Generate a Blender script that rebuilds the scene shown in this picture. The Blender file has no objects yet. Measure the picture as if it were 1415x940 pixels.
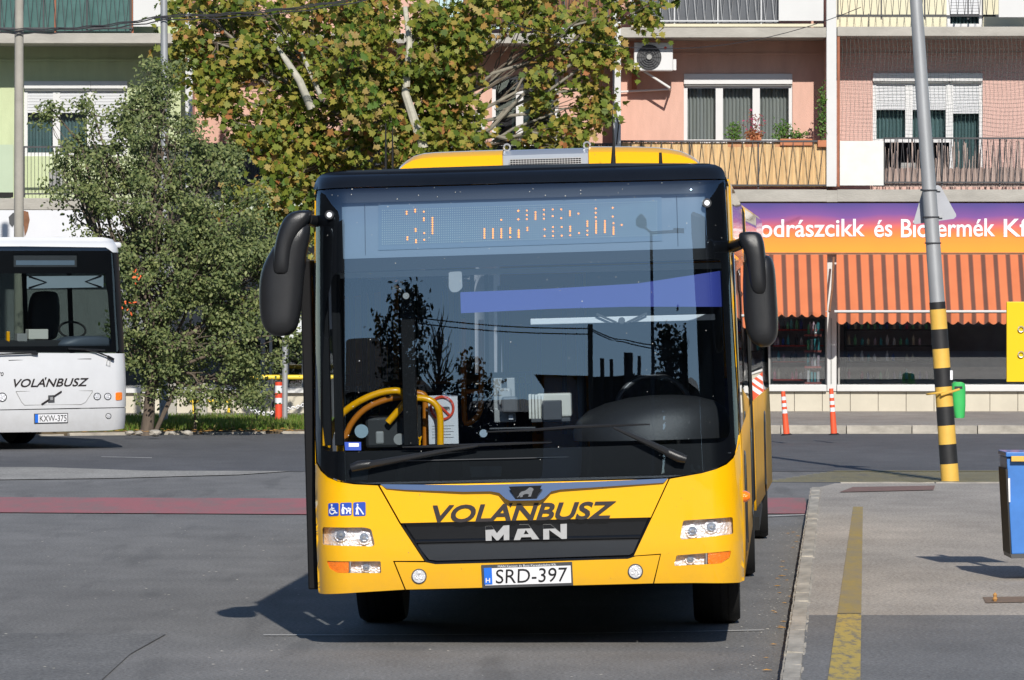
import bpy, bmesh, math, random
import numpy as np
from mathutils import Vector, Matrix
from mathutils.geometry import tessellate_polygon
R = math.radians
rnd = random.Random(7)
scene = bpy.context.scene
col = scene.collection

# ---------------------------------------------------------------- camera, sky, sun
CAM_H = 2.05
FPX = 7500.0                       # focal length in pixels of the 1415 px wide photograph
cd = bpy.data.cameras.new("camera"); cam = bpy.data.objects.new("camera", cd); col.objects.link(cam)
cam.location = (0, 0, CAM_H); cam.rotation_euler = (R(90), 0, 0)
cd.sensor_width = 36; cd.lens = 36 * FPX / 1415; cd.shift_y = -56 / 1415
cd.clip_start = 0.5; cd.clip_end = 2000
scene.camera = cam
SUN_EL, SUN_AZ = R(31), R(7.2)      # sun behind the camera, a little to the right: shadows run away and to the left
w = bpy.data.worlds.new("World"); scene.world = w; w.use_nodes = True
nt = w.node_tree; sk = nt.nodes.new("ShaderNodeTexSky"); sk.sky_type = 'NISHITA'; sk.sun_disc = False
sk.sun_elevation = SUN_EL; sk.sun_rotation = R(180) - SUN_AZ; sk.air_density = 1.0; sk.dust_density = 0.25; sk.ozone_density = 4.0
nt.links.new(sk.outputs[0], nt.nodes["Background"].inputs[0]); nt.nodes["Background"].inputs[1].default_value = 0.10
sd = bpy.data.lights.new("sun", 'SUN'); sun = bpy.data.objects.new("sun", sd); col.objects.link(sun)
sd.energy = 4.6; sd.angle = R(0.53); sd.color = (1.0, 0.95, 0.87)
sv = Vector((math.sin(SUN_AZ) * math.cos(SUN_EL), -math.cos(SUN_AZ) * math.cos(SUN_EL), math.sin(SUN_EL)))
sun.rotation_euler = sv.to_track_quat('Z', 'Y').to_euler()
scene.view_settings.view_transform = 'Standard'; scene.view_settings.look = 'None'
scene.view_settings.exposure = 0.12; scene.view_settings.gamma = 1.0
scene.cycles.max_bounces = 8; scene.cycles.transparent_max_bounces = 16

# ---------------------------------------------------------------- materials
def nodes(name):
    m = bpy.data.materials.new(name); m.use_nodes = True
    return m, m.node_tree, m.node_tree.nodes["Principled BSDF"]
def mat(name, c, rough=.6, metal=0., var=.12, vs=3., bump=0., bs=40., coat=0., spec=.5, emit=0., stretch=(1, 1, 1)):
    m, t, b = nodes(name)
    N, L = t.nodes, t.links
    b.inputs["Roughness"].default_value = rough; b.inputs["Metallic"].default_value = metal
    b.inputs["Coat Weight"].default_value = coat; b.inputs["Coat Roughness"].default_value = .04
    b.inputs["Specular IOR Level"].default_value = spec
    if emit:
        b.inputs["Emission Color"].default_value = (*c, 1); b.inputs["Emission Strength"].default_value = emit
    tc = N.new("ShaderNodeTexCoord"); mp = N.new("ShaderNodeMapping"); mp.inputs["Scale"].default_value = stretch
    L.new(tc.outputs["Object"], mp.inputs[0])
    nz = N.new("ShaderNodeTexNoise"); nz.inputs["Scale"].default_value = vs; nz.inputs["Detail"].default_value = 6; nz.inputs["Roughness"].default_value = .65
    L.new(mp.outputs[0], nz.inputs[0])
    mr = N.new("ShaderNodeMapRange"); mr.inputs[1].default_value = .25; mr.inputs[2].default_value = .75
    mr.inputs[3].default_value = 1 - var; mr.inputs[4].default_value = 1 + var; L.new(nz.outputs[0], mr.inputs[0])
    vm = N.new("ShaderNodeVectorMath"); vm.operation = 'SCALE'; vm.inputs[0].default_value = c; L.new(mr.outputs[0], vm.inputs["Scale"])
    L.new(vm.outputs[0], b.inputs["Base Color"])
    if bump:
        n2 = N.new("ShaderNodeTexNoise"); n2.inputs["Scale"].default_value = bs; n2.inputs["Detail"].default_value = 4
        L.new(mp.outputs[0], n2.inputs[0])
        bp = N.new("ShaderNodeBump"); bp.inputs["Strength"].default_value = bump; bp.inputs["Distance"].default_value = .01
        L.new(n2.outputs[0], bp.inputs["Height"]); L.new(bp.outputs[0], b.inputs["Normal"])
    return m
def glass(name, tint=(.8, .85, .9), ior=1.45, rough=0.0, mul=1.0, wave=0.0, gtint=(1, 1, 1)):
    m = bpy.data.materials.new(name); m.use_nodes = True; t = m.node_tree; N, L = t.nodes, t.links
    N.remove(N["Principled BSDF"])
    o = N["Material Output"]; tr = N.new("ShaderNodeBsdfTransparent"); tr.inputs[0].default_value = (*tint, 1)
    gl = N.new("ShaderNodeBsdfGlossy"); gl.inputs["Roughness"].default_value = rough; gl.inputs[0].default_value = (*gtint, 1)
    ge = N.new("ShaderNodeNewGeometry"); dt = N.new("ShaderNodeVectorMath"); dt.operation = 'DOT_PRODUCT'; L.new(ge.outputs["Incoming"], dt.inputs[0]); L.new(ge.outputs["Normal"], dt.inputs[1])
    ab = N.new("ShaderNodeMath"); ab.operation = 'ABSOLUTE'; L.new(dt.outputs["Value"], ab.inputs[0]); om = N.new("ShaderNodeMath"); om.operation = 'SUBTRACT'; om.inputs[0].default_value = 1; om.use_clamp = True; L.new(ab.outputs[0], om.inputs[1])
    pw_ = N.new("ShaderNodeMath"); pw_.operation = 'POWER'; pw_.inputs[1].default_value = 5; L.new(om.outputs[0], pw_.inputs[0]); F0 = ((ior - 1) / (ior + 1)) ** 2
    fr = N.new("ShaderNodeMath"); fr.operation = 'MULTIPLY_ADD'; fr.inputs[1].default_value = 1 - F0; fr.inputs[2].default_value = F0; L.new(pw_.outputs[0], fr.inputs[0])
    mm = N.new("ShaderNodeMath"); mm.operation = 'MULTIPLY'; mm.inputs[1].default_value = mul; mm.use_clamp = True; L.new(fr.outputs[0], mm.inputs[0])
    mx = N.new("ShaderNodeMixShader"); L.new(mm.outputs[0], mx.inputs[0]); L.new(tr.outputs[0], mx.inputs[1]); L.new(gl.outputs[0], mx.inputs[2])
    L.new(mx.outputs[0], o.inputs[0])
    if wave:
        tc = N.new("ShaderNodeTexCoord"); nz = N.new("ShaderNodeTexNoise"); nz.inputs["Scale"].default_value = 3.; nz.inputs["Detail"].default_value = 0
        L.new(tc.outputs["Object"], nz.inputs[0]); bp = N.new("ShaderNodeBump"); bp.inputs["Strength"].default_value = 1; bp.inputs["Distance"].default_value = wave
        L.new(nz.outputs[0], bp.inputs["Height"]); L.new(bp.outputs[0], gl.inputs["Normal"])
    return m
def ramp(N, stops, interp='LINEAR'):
    r = N.new("ShaderNodeValToRGB"); r.color_ramp.interpolation = interp; e = r.color_ramp.elements
    while len(e) < len(stops): e.new(.5)
    for i, (p, c) in enumerate(stops): e[i].position = p; e[i].color = (*c, 1)
    return r
def leafmat(name, stops, trans=.35, rough=.55):
    m, t, b = nodes(name); N, L = t.nodes, t.links
    g = N.new("ShaderNodeNewGeometry"); r = ramp(N, stops); L.new(g.outputs["Random Per Island"], r.inputs[0])
    N.remove(b); d = N.new("ShaderNodeBsdfPrincipled"); d.inputs["Roughness"].default_value = rough; d.inputs["Specular IOR Level"].default_value = .35
    tl = N.new("ShaderNodeBsdfTranslucent"); mx = N.new("ShaderNodeMixShader"); mx.inputs[0].default_value = trans
    L.new(r.outputs[0], d.inputs["Base Color"]); L.new(r.outputs[0], tl.inputs[0]); L.new(d.outputs[0], mx.inputs[1]); L.new(tl.outputs[0], mx.inputs[2])
    L.new(mx.outputs[0], N["Material Output"].inputs[0]); return m
def asphalt(name, base, patches=.25, crack=True):
    m, t, b = nodes(name); N, L = t.nodes, t.links
    tc = N.new("ShaderNodeTexCoord")
    def noise(sc, det, st=(1, 1, 1), lac=2.):
        mp = N.new("ShaderNodeMapping"); mp.inputs["Scale"].default_value = st; L.new(tc.outputs["Object"], mp.inputs[0])
        n = N.new("ShaderNodeTexNoise"); n.inputs["Scale"].default_value = sc; n.inputs["Detail"].default_value = det; L.new(mp.outputs[0], n.inputs[0]); return n
    big = noise(.35, 4, (1, .35, 1)); mid = noise(2.2, 6, (1, .5, 1)); fine = noise(42, 3); speck = noise(95, 2)
    def mr(n, a, bb, lo, hi):
        r = N.new("ShaderNodeMapRange"); r.inputs[1].default_value = a; r.inputs[2].default_value = bb; r.inputs[3].default_value = lo; r.inputs[4].default_value = hi
        L.new(n.outputs[0], r.inputs[0]); return r
    def mul(a, c):
        q = N.new("ShaderNodeMath"); q.operation = 'MULTIPLY'; L.new(a.outputs[0], q.inputs[0]); L.new(c.outputs[0], q.inputs[1]); return q
    v = mul(mul(mr(big, .35, .65, 1 - patches, 1 + patches), mr(mid, .3, .7, .87, 1.13)), mul(mr(fine, .3, .7, .62, 1.38), mr(speck, .3, .72, .72, 1.5)))
    if crack:
        st = noise(1.3, 5, (2.2, .22, 1)); v = mul(v, mr(st, .33, .43, .80, 1))      # tyre scuffs and oil marks
    s = N.new("ShaderNodeVectorMath"); s.operation = 'SCALE'; s.inputs[0].default_value = base; L.new(v.outputs[0], s.inputs["Scale"])
    L.new(s.outputs[0], b.inputs["Base Color"]); b.inputs["Roughness"].default_value = .85
    bp = N.new("ShaderNodeBump"); bp.inputs["Strength"].default_value = .5; bp.inputs["Distance"].default_value = .006
    L.new(fine.outputs[0], bp.inputs["Height"]); L.new(bp.outputs[0], b.inputs["Normal"]); return m
def wornpaint(name, c, under, lo=.38, hi=.55, sc=3., st=(1, .3, 1)):
    m, t, b = nodes(name); N, L = t.nodes, t.links
    tc = N.new("ShaderNodeTexCoord"); mp = N.new("ShaderNodeMapping"); mp.inputs["Scale"].default_value = st; L.new(tc.outputs["Object"], mp.inputs[0])
    n = N.new("ShaderNodeTexNoise"); n.inputs["Scale"].default_value = sc; n.inputs["Detail"].default_value = 10; n.inputs["Roughness"].default_value = .75; L.new(mp.outputs[0], n.inputs[0])
    r = ramp(N, [(lo, under), (hi, c)]); L.new(n.outputs[0], r.inputs[0])
    f = N.new("ShaderNodeTexNoise"); f.inputs["Scale"].default_value = 70; L.new(tc.outputs["Object"], f.inputs[0])
    q = N.new("ShaderNodeMapRange"); q.inputs[3].default_value = .75; q.inputs[4].default_value = 1.25; L.new(f.outputs[0], q.inputs[0])
    s = N.new("ShaderNodeVectorMath"); s.operation = 'SCALE'; L.new(r.outputs[0], s.inputs[0]); L.new(q.outputs[0], s.inputs["Scale"])
    L.new(s.outputs[0], b.inputs["Base Color"]); b.inputs["Roughness"].default_value = .8; return m
def gradmat(name, stops, z0, z1, rough=.5, axis=2):
    m, t, b = nodes(name); N, L = t.nodes, t.links
    tc = N.new("ShaderNodeTexCoord"); sp = N.new("ShaderNodeSeparateXYZ"); L.new(tc.outputs["Object"], sp.inputs[0])
    nz = N.new("ShaderNodeTexNoise"); nz.inputs["Scale"].default_value = 1.2; L.new(tc.outputs["Object"], nz.inputs[0])
    ad = N.new("ShaderNodeMath"); ad.operation = 'MULTIPLY_ADD'; ad.inputs[1].default_value = (z1 - z0) * .25; L.new(nz.outputs[0], ad.inputs[0]); L.new(sp.outputs[axis], ad.inputs[2])
    mr = N.new("ShaderNodeMapRange"); mr.inputs[1].default_value = z0 + (z1 - z0) * .12; mr.inputs[2].default_value = z1 + (z1 - z0) * .12; L.new(ad.outputs[0], mr.inputs[0])
    r = ramp(N, stops); L.new(mr.outputs[0], r.inputs[0]); L.new(r.outputs[0], b.inputs["Base Color"]); b.inputs["Roughness"].default_value = rough; return m
def stripemat(name, stops, period, rough=.8):
    m, t, b = nodes(name); N, L = t.nodes, t.links
    tc = N.new("ShaderNodeTexCoord"); sp = N.new("ShaderNodeSeparateXYZ"); L.new(tc.outputs["Object"], sp.inputs[0])
    dv = N.new("ShaderNodeMath"); dv.operation = 'DIVIDE'; dv.inputs[1].default_value = period; L.new(sp.outputs[0], dv.inputs[0])
    fr = N.new("ShaderNodeMath"); fr.operation = 'FRACT'; L.new(dv.outputs[0], fr.inputs[0])
    r = ramp(N, stops, 'CONSTANT'); L.new(fr.outputs[0], r.inputs[0])
    n = N.new("ShaderNodeTexNoise"); n.inputs["Scale"].default_value = 2.5; n.inputs["Detail"].default_value = 6; L.new(tc.outputs["Object"], n.inputs[0])
    q = N.new("ShaderNodeMapRange"); q.inputs[3].default_value = .8; q.inputs[4].default_value = 1.15; L.new(n.outputs[0], q.inputs[0])
    s = N.new("ShaderNodeVectorMath"); s.operation = 'SCALE'; L.new(r.outputs[0], s.inputs[0]); L.new(q.outputs[0], s.inputs["Scale"])
    L.new(s.outputs[0], b.inputs["Base Color"]); b.inputs["Roughness"].default_value = rough
    tl = N.new("ShaderNodeBsdfTranslucent"); L.new(s.outputs[0], tl.inputs[0]); mx = N.new("ShaderNodeMixShader"); mx.inputs[0].default_value = .2
    L.new(b.outputs[0], mx.inputs[1]); L.new(tl.outputs[0], mx.inputs[2]); L.new(mx.outputs[0], N["Material Output"].inputs[0]); return m

M = dict(
 yellow=mat("bus_yellow", (.86, .445, .0), .35, var=.03, vs=1.5, coat=1., spec=.3),
 black=mat("gloss_black", (.006, .007, .009), .12, var=.2, coat=.3),
 frit=mat("frit_black", (.005, .005, .006), .45, var=.1, spec=.2),
 plastic=mat("black_plastic", (.014, .0145, .016), .32, var=.15, vs=8, bump=.15, bs=400),
 rubber=mat("rubber", (.008, .008, .008), .8, var=.2, bump=.3, bs=60),
 dark=mat("dark_interior", (.02, .021, .023), .6, var=.15),
 under=mat("underbody", (.008, .008, .008), .9, var=.1),
 chrome=mat("chrome", (.75, .78, .82), .12, 1., var=.02),
 bchrome=mat("brushed_chrome", (.5, .5, .5), .4, .6, var=.08, vs=20),
 refl=mat("reflector", (.85, .85, .87), .3, .5, var=.3, vs=45, bump=1., bs=70),
 bulb=mat("lamp_glass_white", (.8, .8, .82), .1, .3, var=.1, vs=30, bump=.6, bs=120),
 amber=mat("amber_lens", (.95, .22, .01), .15, var=.25, vs=40, bump=.5, bs=120, coat=1),
 white=mat("white_paint", (.58, .58, .57), .45, var=.05, vs=1.5),
 buswhite=mat("bus_white", (.62, .63, .65), .3, var=.04, coat=.4),
 plate=mat("plate_white", (.78, .78, .8), .4, var=.02),
 ink=mat("letter_ink", (.018, .012, .012), .5, var=.05),
 platelet=mat("plate_ink", (.01, .01, .012), .5, var=.05),
 blue=mat("sticker_blue", (.02, .07, .42), .4, var=.04),
 eublue=mat("plate_blue", (.02, .16, .7), .4, var=.04),
 grey=mat("grey_plastic", (.28, .28, .27), .5, var=.06),
 beige=mat("beige_plastic", (.62, .6, .53), .5, var=.05),
 dgrey=mat("dark_grey", (.06, .062, .066), .45, var=.1),
 visor=mat("blue_sunblind", (.038, .055, .30), .6, var=.04),
 display=mat("display_box", (.16, .21, .27), .5, var=.03),
 rail=mat("yellow_handrail", (1., .46, .0), .3, var=.04, coat=.5),
 orail=mat("orange_handrail", (.55, .17, .01), .35, var=.05),
 seat=mat("seat_fabric", (.03, .04, .12), .9, var=.4, vs=30),
 galv=mat("galvanised_steel", (.36, .37, .38), .45, .35, var=.12, vs=6, stretch=(1, 1, .3)),
 conc=mat("concrete", (.38, .36, .32), .9, var=.22, vs=2.5, bump=.5, bs=30, stretch=(.6, 1, 1.5)),
 concpole=mat("concrete_pole", (.33, .31, .27), .85, var=.14, vs=4, bump=.4, bs=60),
 green=mat("green_render", (.48, .54, .33), .92, var=.12, vs=1.6, bump=.5, bs=70, stretch=(2, 1, .5)),
 pink=mat("pink_render", (.61, .375, .30), .92, var=.14, vs=1.6, bump=.6, bs=70, stretch=(2, 1, .5)),
 pink2=mat("dusty_pink_render", (.58, .38, .33), .92, var=.08, vs=1.5, bump=.6, bs=70),
 cream=mat("cream_render", (.64, .60, .44), .92, var=.06, vs=1.5, bump=.4, bs=70),
 pvc=mat("white_window_frame", (.62, .62, .62), .4, var=.03),
 shutter=mat("roller_shutter", (.56, .57, .59), .5, var=.04, vs=5, stretch=(.5, 1, 3)),
 curtain=mat("curtain", (.20, .29, .28), .9, var=.35, vs=14, stretch=(1, 1, .05)),
 sheer=mat("sheer_curtain", (.46, .44, .40), .9, var=.2, vs=10, stretch=(1, 1, .05)),
 flank=mat("road_worn_yellow", (.80, .40, .01), .55, var=.10, vs=3, spec=.2),
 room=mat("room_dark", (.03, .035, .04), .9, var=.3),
 iron=mat("railing_iron", (.05, .05, .055), .6, var=.2, vs=20),
 brownmetal=mat("brown_steel", (.28, .09, .04), .6, var=.25, vs=8),
 reed=mat("reed_mat", (.68, .5, .28), .9, var=.28, vs=9, stretch=(3, 1, .25)),
 reed2=mat("grey_reed_mat", (.42, .33, .29), .9, var=.3, vs=9, stretch=(3, 1, .25)),
 wood=mat("brown_wood", (.2, .09, .045), .8, var=.3, vs=10),
 teal=mat("teal_glazing", (.05, .12, .11), .25, var=.3, vs=3, coat=.5),
 greyglaze=mat("grey_glazing", (.1, .105, .115), .3, var=.2, vs=3, coat=.4),
 panelstone=mat("beige_stone_panel", (.52, .48, .39), .8, var=.1, vs=2, bump=.2, bs=40),
 net=mat("bird_net", (.06, .11, .10), .7, var=.1),
 bark=mat("bark", (.11, .085, .065), .95, var=.35, vs=12, bump=1., bs=30, stretch=(1, 1, .3)),
 planebark=mat("plane_bark", (.42, .40, .33), .85, var=.3, vs=6, bump=.4, bs=20),
 twig=mat("twig", (.13, .105, .08), .95, var=.2),
 red=mat("signal_red", (.72, .07, .03), .45, var=.08),
 bollard=mat("bollard_orange_red", (.82, .10, .035), .5, var=.08),
 wyellow=mat("traffic_yellow", (.68, .41, .07), .6, var=.12, vs=5, bump=.2, bs=40),
 wblack=mat("band_black", (.015, .015, .016), .6, var=.3, vs=12),
 signyellow=mat("sign_yellow", (.74, .50, .0), .35, var=.03),
 binblue=mat("bin_blue", (.04, .17, .50), .4, var=.12, vs=8, coat=.3),
 bingreen=mat("bin_green", (.04, .42, .10), .4, var=.08),
 pipeyellow=mat("gas_pipe_yellow", (.85, .6, .05), .5, var=.08),
 lead=mat("sign_back_grey", (.36, .37, .4), .5, .5, var=.08),
 cable=mat("cable_black", (.03, .03, .035), .7, var=.1),
 ledon=mat("led_orange", (1., .27, .01), .5, emit=3.2, var=0),
 spot=mat("position_lamp", (.9, .92, .95), .2, emit=.25, var=0),
 poster=mat("poster_white", (.62, .63, .66), .6, var=.03),
 terracotta=mat("terracotta", (.45, .17, .08), .8, var=.1),
 kerb=mat("kerb_stone", (.37, .34, .29), .9, var=.4, vs=5, bump=1., bs=14, stretch=(1.6, .6, 1)),
 litter=mat("pale_grit", (.6, .57, .5), .9, var=.2),
 dryleaf=mat("dry_leaf", (.42, .22, .05), .8, var=.4, vs=20),
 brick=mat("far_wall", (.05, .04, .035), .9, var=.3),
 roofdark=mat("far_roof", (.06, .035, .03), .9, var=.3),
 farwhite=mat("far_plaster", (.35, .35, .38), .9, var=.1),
 wscreen=glass("windscreen_glass", (.76, .83, .88), 2.3, gtint=(.72, .86, 1.)),
 sglass=glass("side_glass", (.16, .18, .2), 1.5),
 pane=glass("house_glass", (.86, .90, .92), 1.5, mul=1.8),
 shopglass=glass("shop_glass", (.72, .75, .76), 1.5, mul=3.6),
 lens=glass("lamp_cover", (.95, .95, .97), 1.45),
)
def add_dirt(m, zlo, zhi, dirt=(.22, .17, .09), specks=True):
    t = m.node_tree; N, L = t.nodes, t.links; b = N["Principled BSDF"]; src = b.inputs["Base Color"].links[0].from_socket
    tc = N.new("ShaderNodeTexCoord"); sp = N.new("ShaderNodeSeparateXYZ"); L.new(tc.outputs["Object"], sp.inputs[0])
    g = N.new("ShaderNodeMapRange"); g.inputs[1].default_value = zhi; g.inputs[2].default_value = zlo; g.inputs[3].default_value = 0; g.inputs[4].default_value = .42; L.new(sp.outputs[2], g.inputs[0])
    n = N.new("ShaderNodeTexNoise"); n.inputs["Scale"].default_value = 7; n.inputs["Detail"].default_value = 8; n.inputs["Roughness"].default_value = .7; L.new(tc.outputs["Object"], n.inputs[0])
    q = N.new("ShaderNodeMath"); q.operation = 'MULTIPLY'; L.new(g.outputs[0], q.inputs[0]); L.new(n.outputs[0], q.inputs[1])
    s = N.new("ShaderNodeTexNoise"); s.inputs["Scale"].default_value = 55; s.inputs["Detail"].default_value = 2; L.new(tc.outputs["Object"], s.inputs[0])
    th = N.new("ShaderNodeMapRange"); th.inputs[1].default_value = .73; th.inputs[2].default_value = .78; th.inputs[4].default_value = .7 if specks else 0; L.new(s.outputs[0], th.inputs[0])
    mxf = N.new("ShaderNodeMath"); mxf.operation = 'MAXIMUM'; L.new(q.outputs[0], mxf.inputs[0]); L.new(th.outputs[0], mxf.inputs[1])
    mx = N.new("ShaderNodeMix"); mx.data_type = 'RGBA'; L.new(mxf.outputs[0], mx.inputs[0]); L.new(src, mx.inputs[6]); mx.inputs[7].default_value = (*dirt, 1); L.new(mx.outputs[2], b.inputs["Base Color"])
add_dirt(M["yellow"], .32, .75); add_dirt(M["buswhite"], .3, 1.1, (.25, .22, .18), False); add_dirt(M["binblue"], -9, -8, (.12, .12, .12))
# ---------------------------------------------------------------- mesh helpers
class MB:
    def __init__(s): s.v, s.f = [], []
    def add(s, vs, fs):
        n = len(s.v); s.v += [tuple(v) for v in vs]; s.f += [tuple(i + n for i in f) for f in fs]; return s
    def box(s, a, b):
        x0, y0, z0 = a; x1, y1, z1 = b
        return s.add([(x0,y0,z0),(x1,y0,z0),(x1,y1,z0),(x0,y1,z0),(x0,y0,z1),(x1,y0,z1),(x1,y1,z1),(x0,y1,z1)],
              [(0,3,2,1),(4,5,6,7),(0,1,5,4),(1,2,6,5),(2,3,7,6),(3,0,4,7)])
    def tube(s, pts, r, n=8, cap=True):
        pts = [Vector(p) for p in pts]; rs = r if isinstance(r, (list, tuple)) else [r] * len(pts)
        vs = []; up = Vector((.13, .31, 1)).normalized()
        for i, p in enumerate(pts):
            d = (pts[min(i + 1, len(pts) - 1)] - pts[max(i - 1, 0)])
            if d.length < 1e-9: d = Vector((0, 0, 1))
            d.normalize(); a = d.cross(up)
            if a.length < .05: a = d.cross(Vector((1, 0, 0)))
            a.normalize(); b = d.cross(a)
            for k in range(n):
                t = 2 * math.pi * k / n; vs.append(p + (a * math.cos(t) + b * math.sin(t)) * rs[i])
        fs = [(i*n+k, i*n+(k+1) % n, (i+1)*n+(k+1) % n, (i+1)*n+k) for i in range(len(pts)-1) for k in range(n)]
        if cap: fs += [tuple(range(n)), tuple(range((len(pts)-1)*n, len(pts)*n))[::-1]]
        return s.add(vs, fs)
    def cyl(s, a, b, r, n=16, r2=None): return s.tube([a, b], [r, r if r2 is None else r2], n)
    def disc(s, c, r, n=20, ny=-1):
        return s.add([(c[0] + r*math.cos(2*math.pi*k/n), c[1], c[2] + r*math.sin(2*math.pi*k/n)) for k in range(n)], [tuple(range(n))])
    def prism(s, poly, y0, y1):   # poly of (x, z), extruded along y
        n = len(poly); vs = [(x, y0, z) for x, z in poly] + [(x, y1, z) for x, z in poly]
        tri = tessellate_polygon([[Vector((x, z, 0)) for x, z in poly]])
        fs = [t for t in tri] + [tuple(n + i for i in reversed(t)) for t in tri] + [(i, (i+1) % n, n+(i+1) % n, n+i) for i in range(n)]
        return s.add(vs, fs)
    def loft(s, rings):
        n = len(rings[0]); vs = [p for r in rings for p in r]
        fs = [(i*n+k, i*n+(k+1) % n, (i+1)*n+(k+1) % n, (i+1)*n+k) for i in range(len(rings)-1) for k in range(n)]
        fs += [tuple(range(n)), tuple(range((len(rings)-1)*n, len(rings)*n))[::-1]]
        return s.add(vs, fs)
    def build(s, name, m, parent=None, smooth=False, bevel=0, fix=True):
        me = bpy.data.meshes.new(name); me.from_pydata(s.v, [], s.f)
        if fix:
            bm = bmesh.new(); bm.from_mesh(me); bmesh.ops.recalc_face_normals(bm, faces=bm.faces); bm.to_mesh(me); bm.free()
        return link(name, me, m, parent, smooth, bevel)
def link(name, me, m, parent=None, smooth=False, bevel=0):
    me.materials.append(m)
    o = bpy.data.objects.new(name, me); col.objects.link(o)
    if parent: o.parent = parent
    if smooth:
        me.shade_smooth(); me.set_sharp_from_angle(angle=R(40))
    if bevel:
        b = o.modifiers.new("bevel", 'BEVEL'); b.width = bevel; b.segments = 2; b.limit_method = 'ANGLE'; b.angle_limit = R(35)
    return o
def tag(o, label, cat, group=None):
    o["label"] = label; o["category"] = cat
    if group: o["group"] = group
    return o
def thing(name, label, cat, loc=(0, 0, 0), rot=(0, 0, 0), group=None):
    o = bpy.data.objects.new(name, None); col.objects.link(o); o.empty_display_size = .2
    o.location = loc; o.rotation_euler = rot; return tag(o, label, cat, group)
def kind(o, k): o["kind"] = k; return o
def dup(o, parent=None):
    c = o.copy(); col.objects.link(c)
    if parent: c.parent = parent
    for ch in [x for x in KIDS(o)]: dup(ch, c)
    return c
def KIDS(o): return [x for x in col.objects if x.parent == o]
def P(px, py, Y): return Vector(((px - 707.5) * Y / FPX, Y, CAM_H - (py - 414) * Y / FPX))
def XZ(px, py, Y): p = P(px, py, Y); return (p.x, p.z)
def G(px, py, z=0.0):         # where the line of sight meets the ground height z
    Y = FPX * (CAM_H - z) / (py - 414); return Vector(((px - 707.5) * Y / FPX, Y, z))
def rbox(name, r, Y, d, m, parent=None, bevel=0, mb=None):
    a, b = P(r[0], r[3], Y), P(r[2], r[1], Y); q = mb or MB(); q.box((a.x, Y, a.z), (b.x, Y + d, b.z))
    return q.build(name, m, parent, bevel=bevel) if mb is None else q
def text_mesh(s, shear=0., offset=0., space=1.):
    c = bpy.data.curves.new("lettering", 'FONT'); c.body = s; c.shear = shear; c.offset = offset; c.space_character = space; c.resolution_u = 4
    o = bpy.data.objects.new("lettering", c); col.objects.link(o); dg = bpy.context.evaluated_depsgraph_get()
    me = bpy.data.meshes.new_from_object(o.evaluated_get(dg)); col.objects.unlink(o); bpy.data.objects.remove(o); bpy.data.curves.remove(c)
    xs = [v.co.x for v in me.vertices]; ys = [v.co.y for v in me.vertices]
    x0, x1, y0, y1 = min(xs), max(xs), min(ys), max(ys)
    for v in me.vertices: v.co = ((v.co.x - x0) / (x1 - x0), 0, (v.co.y - y0) / (y1 - y0))
    return me
def text_on(name, s, quad, f, m, parent=None, depth=0., **k):   # quad: tl, tr, br, bl in photo pixels; f(px, py) -> point
    me = text_mesh(s, **k); tl, tr, br, bl = [Vector(q) for q in quad]
    for v in me.vertices:
        x, z = v.co.x, v.co.z; t = tl.lerp(tr, x); b = bl.lerp(br, x); p = b.lerp(t, z); v.co = f(p.x, p.y)
    if depth:
        bm = bmesh.new(); bm.from_mesh(me); r = bmesh.ops.extrude_face_region(bm, geom=list(bm.faces))
        for v in [g for g in r["geom"] if isinstance(g, bmesh.types.BMVert)]: v.co.y -= depth
        bmesh.ops.recalc_face_normals(bm, faces=bm.faces); bm.to_mesh(me); bm.free()
    me.materials.clear(); return link(name, me, m, parent)

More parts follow.
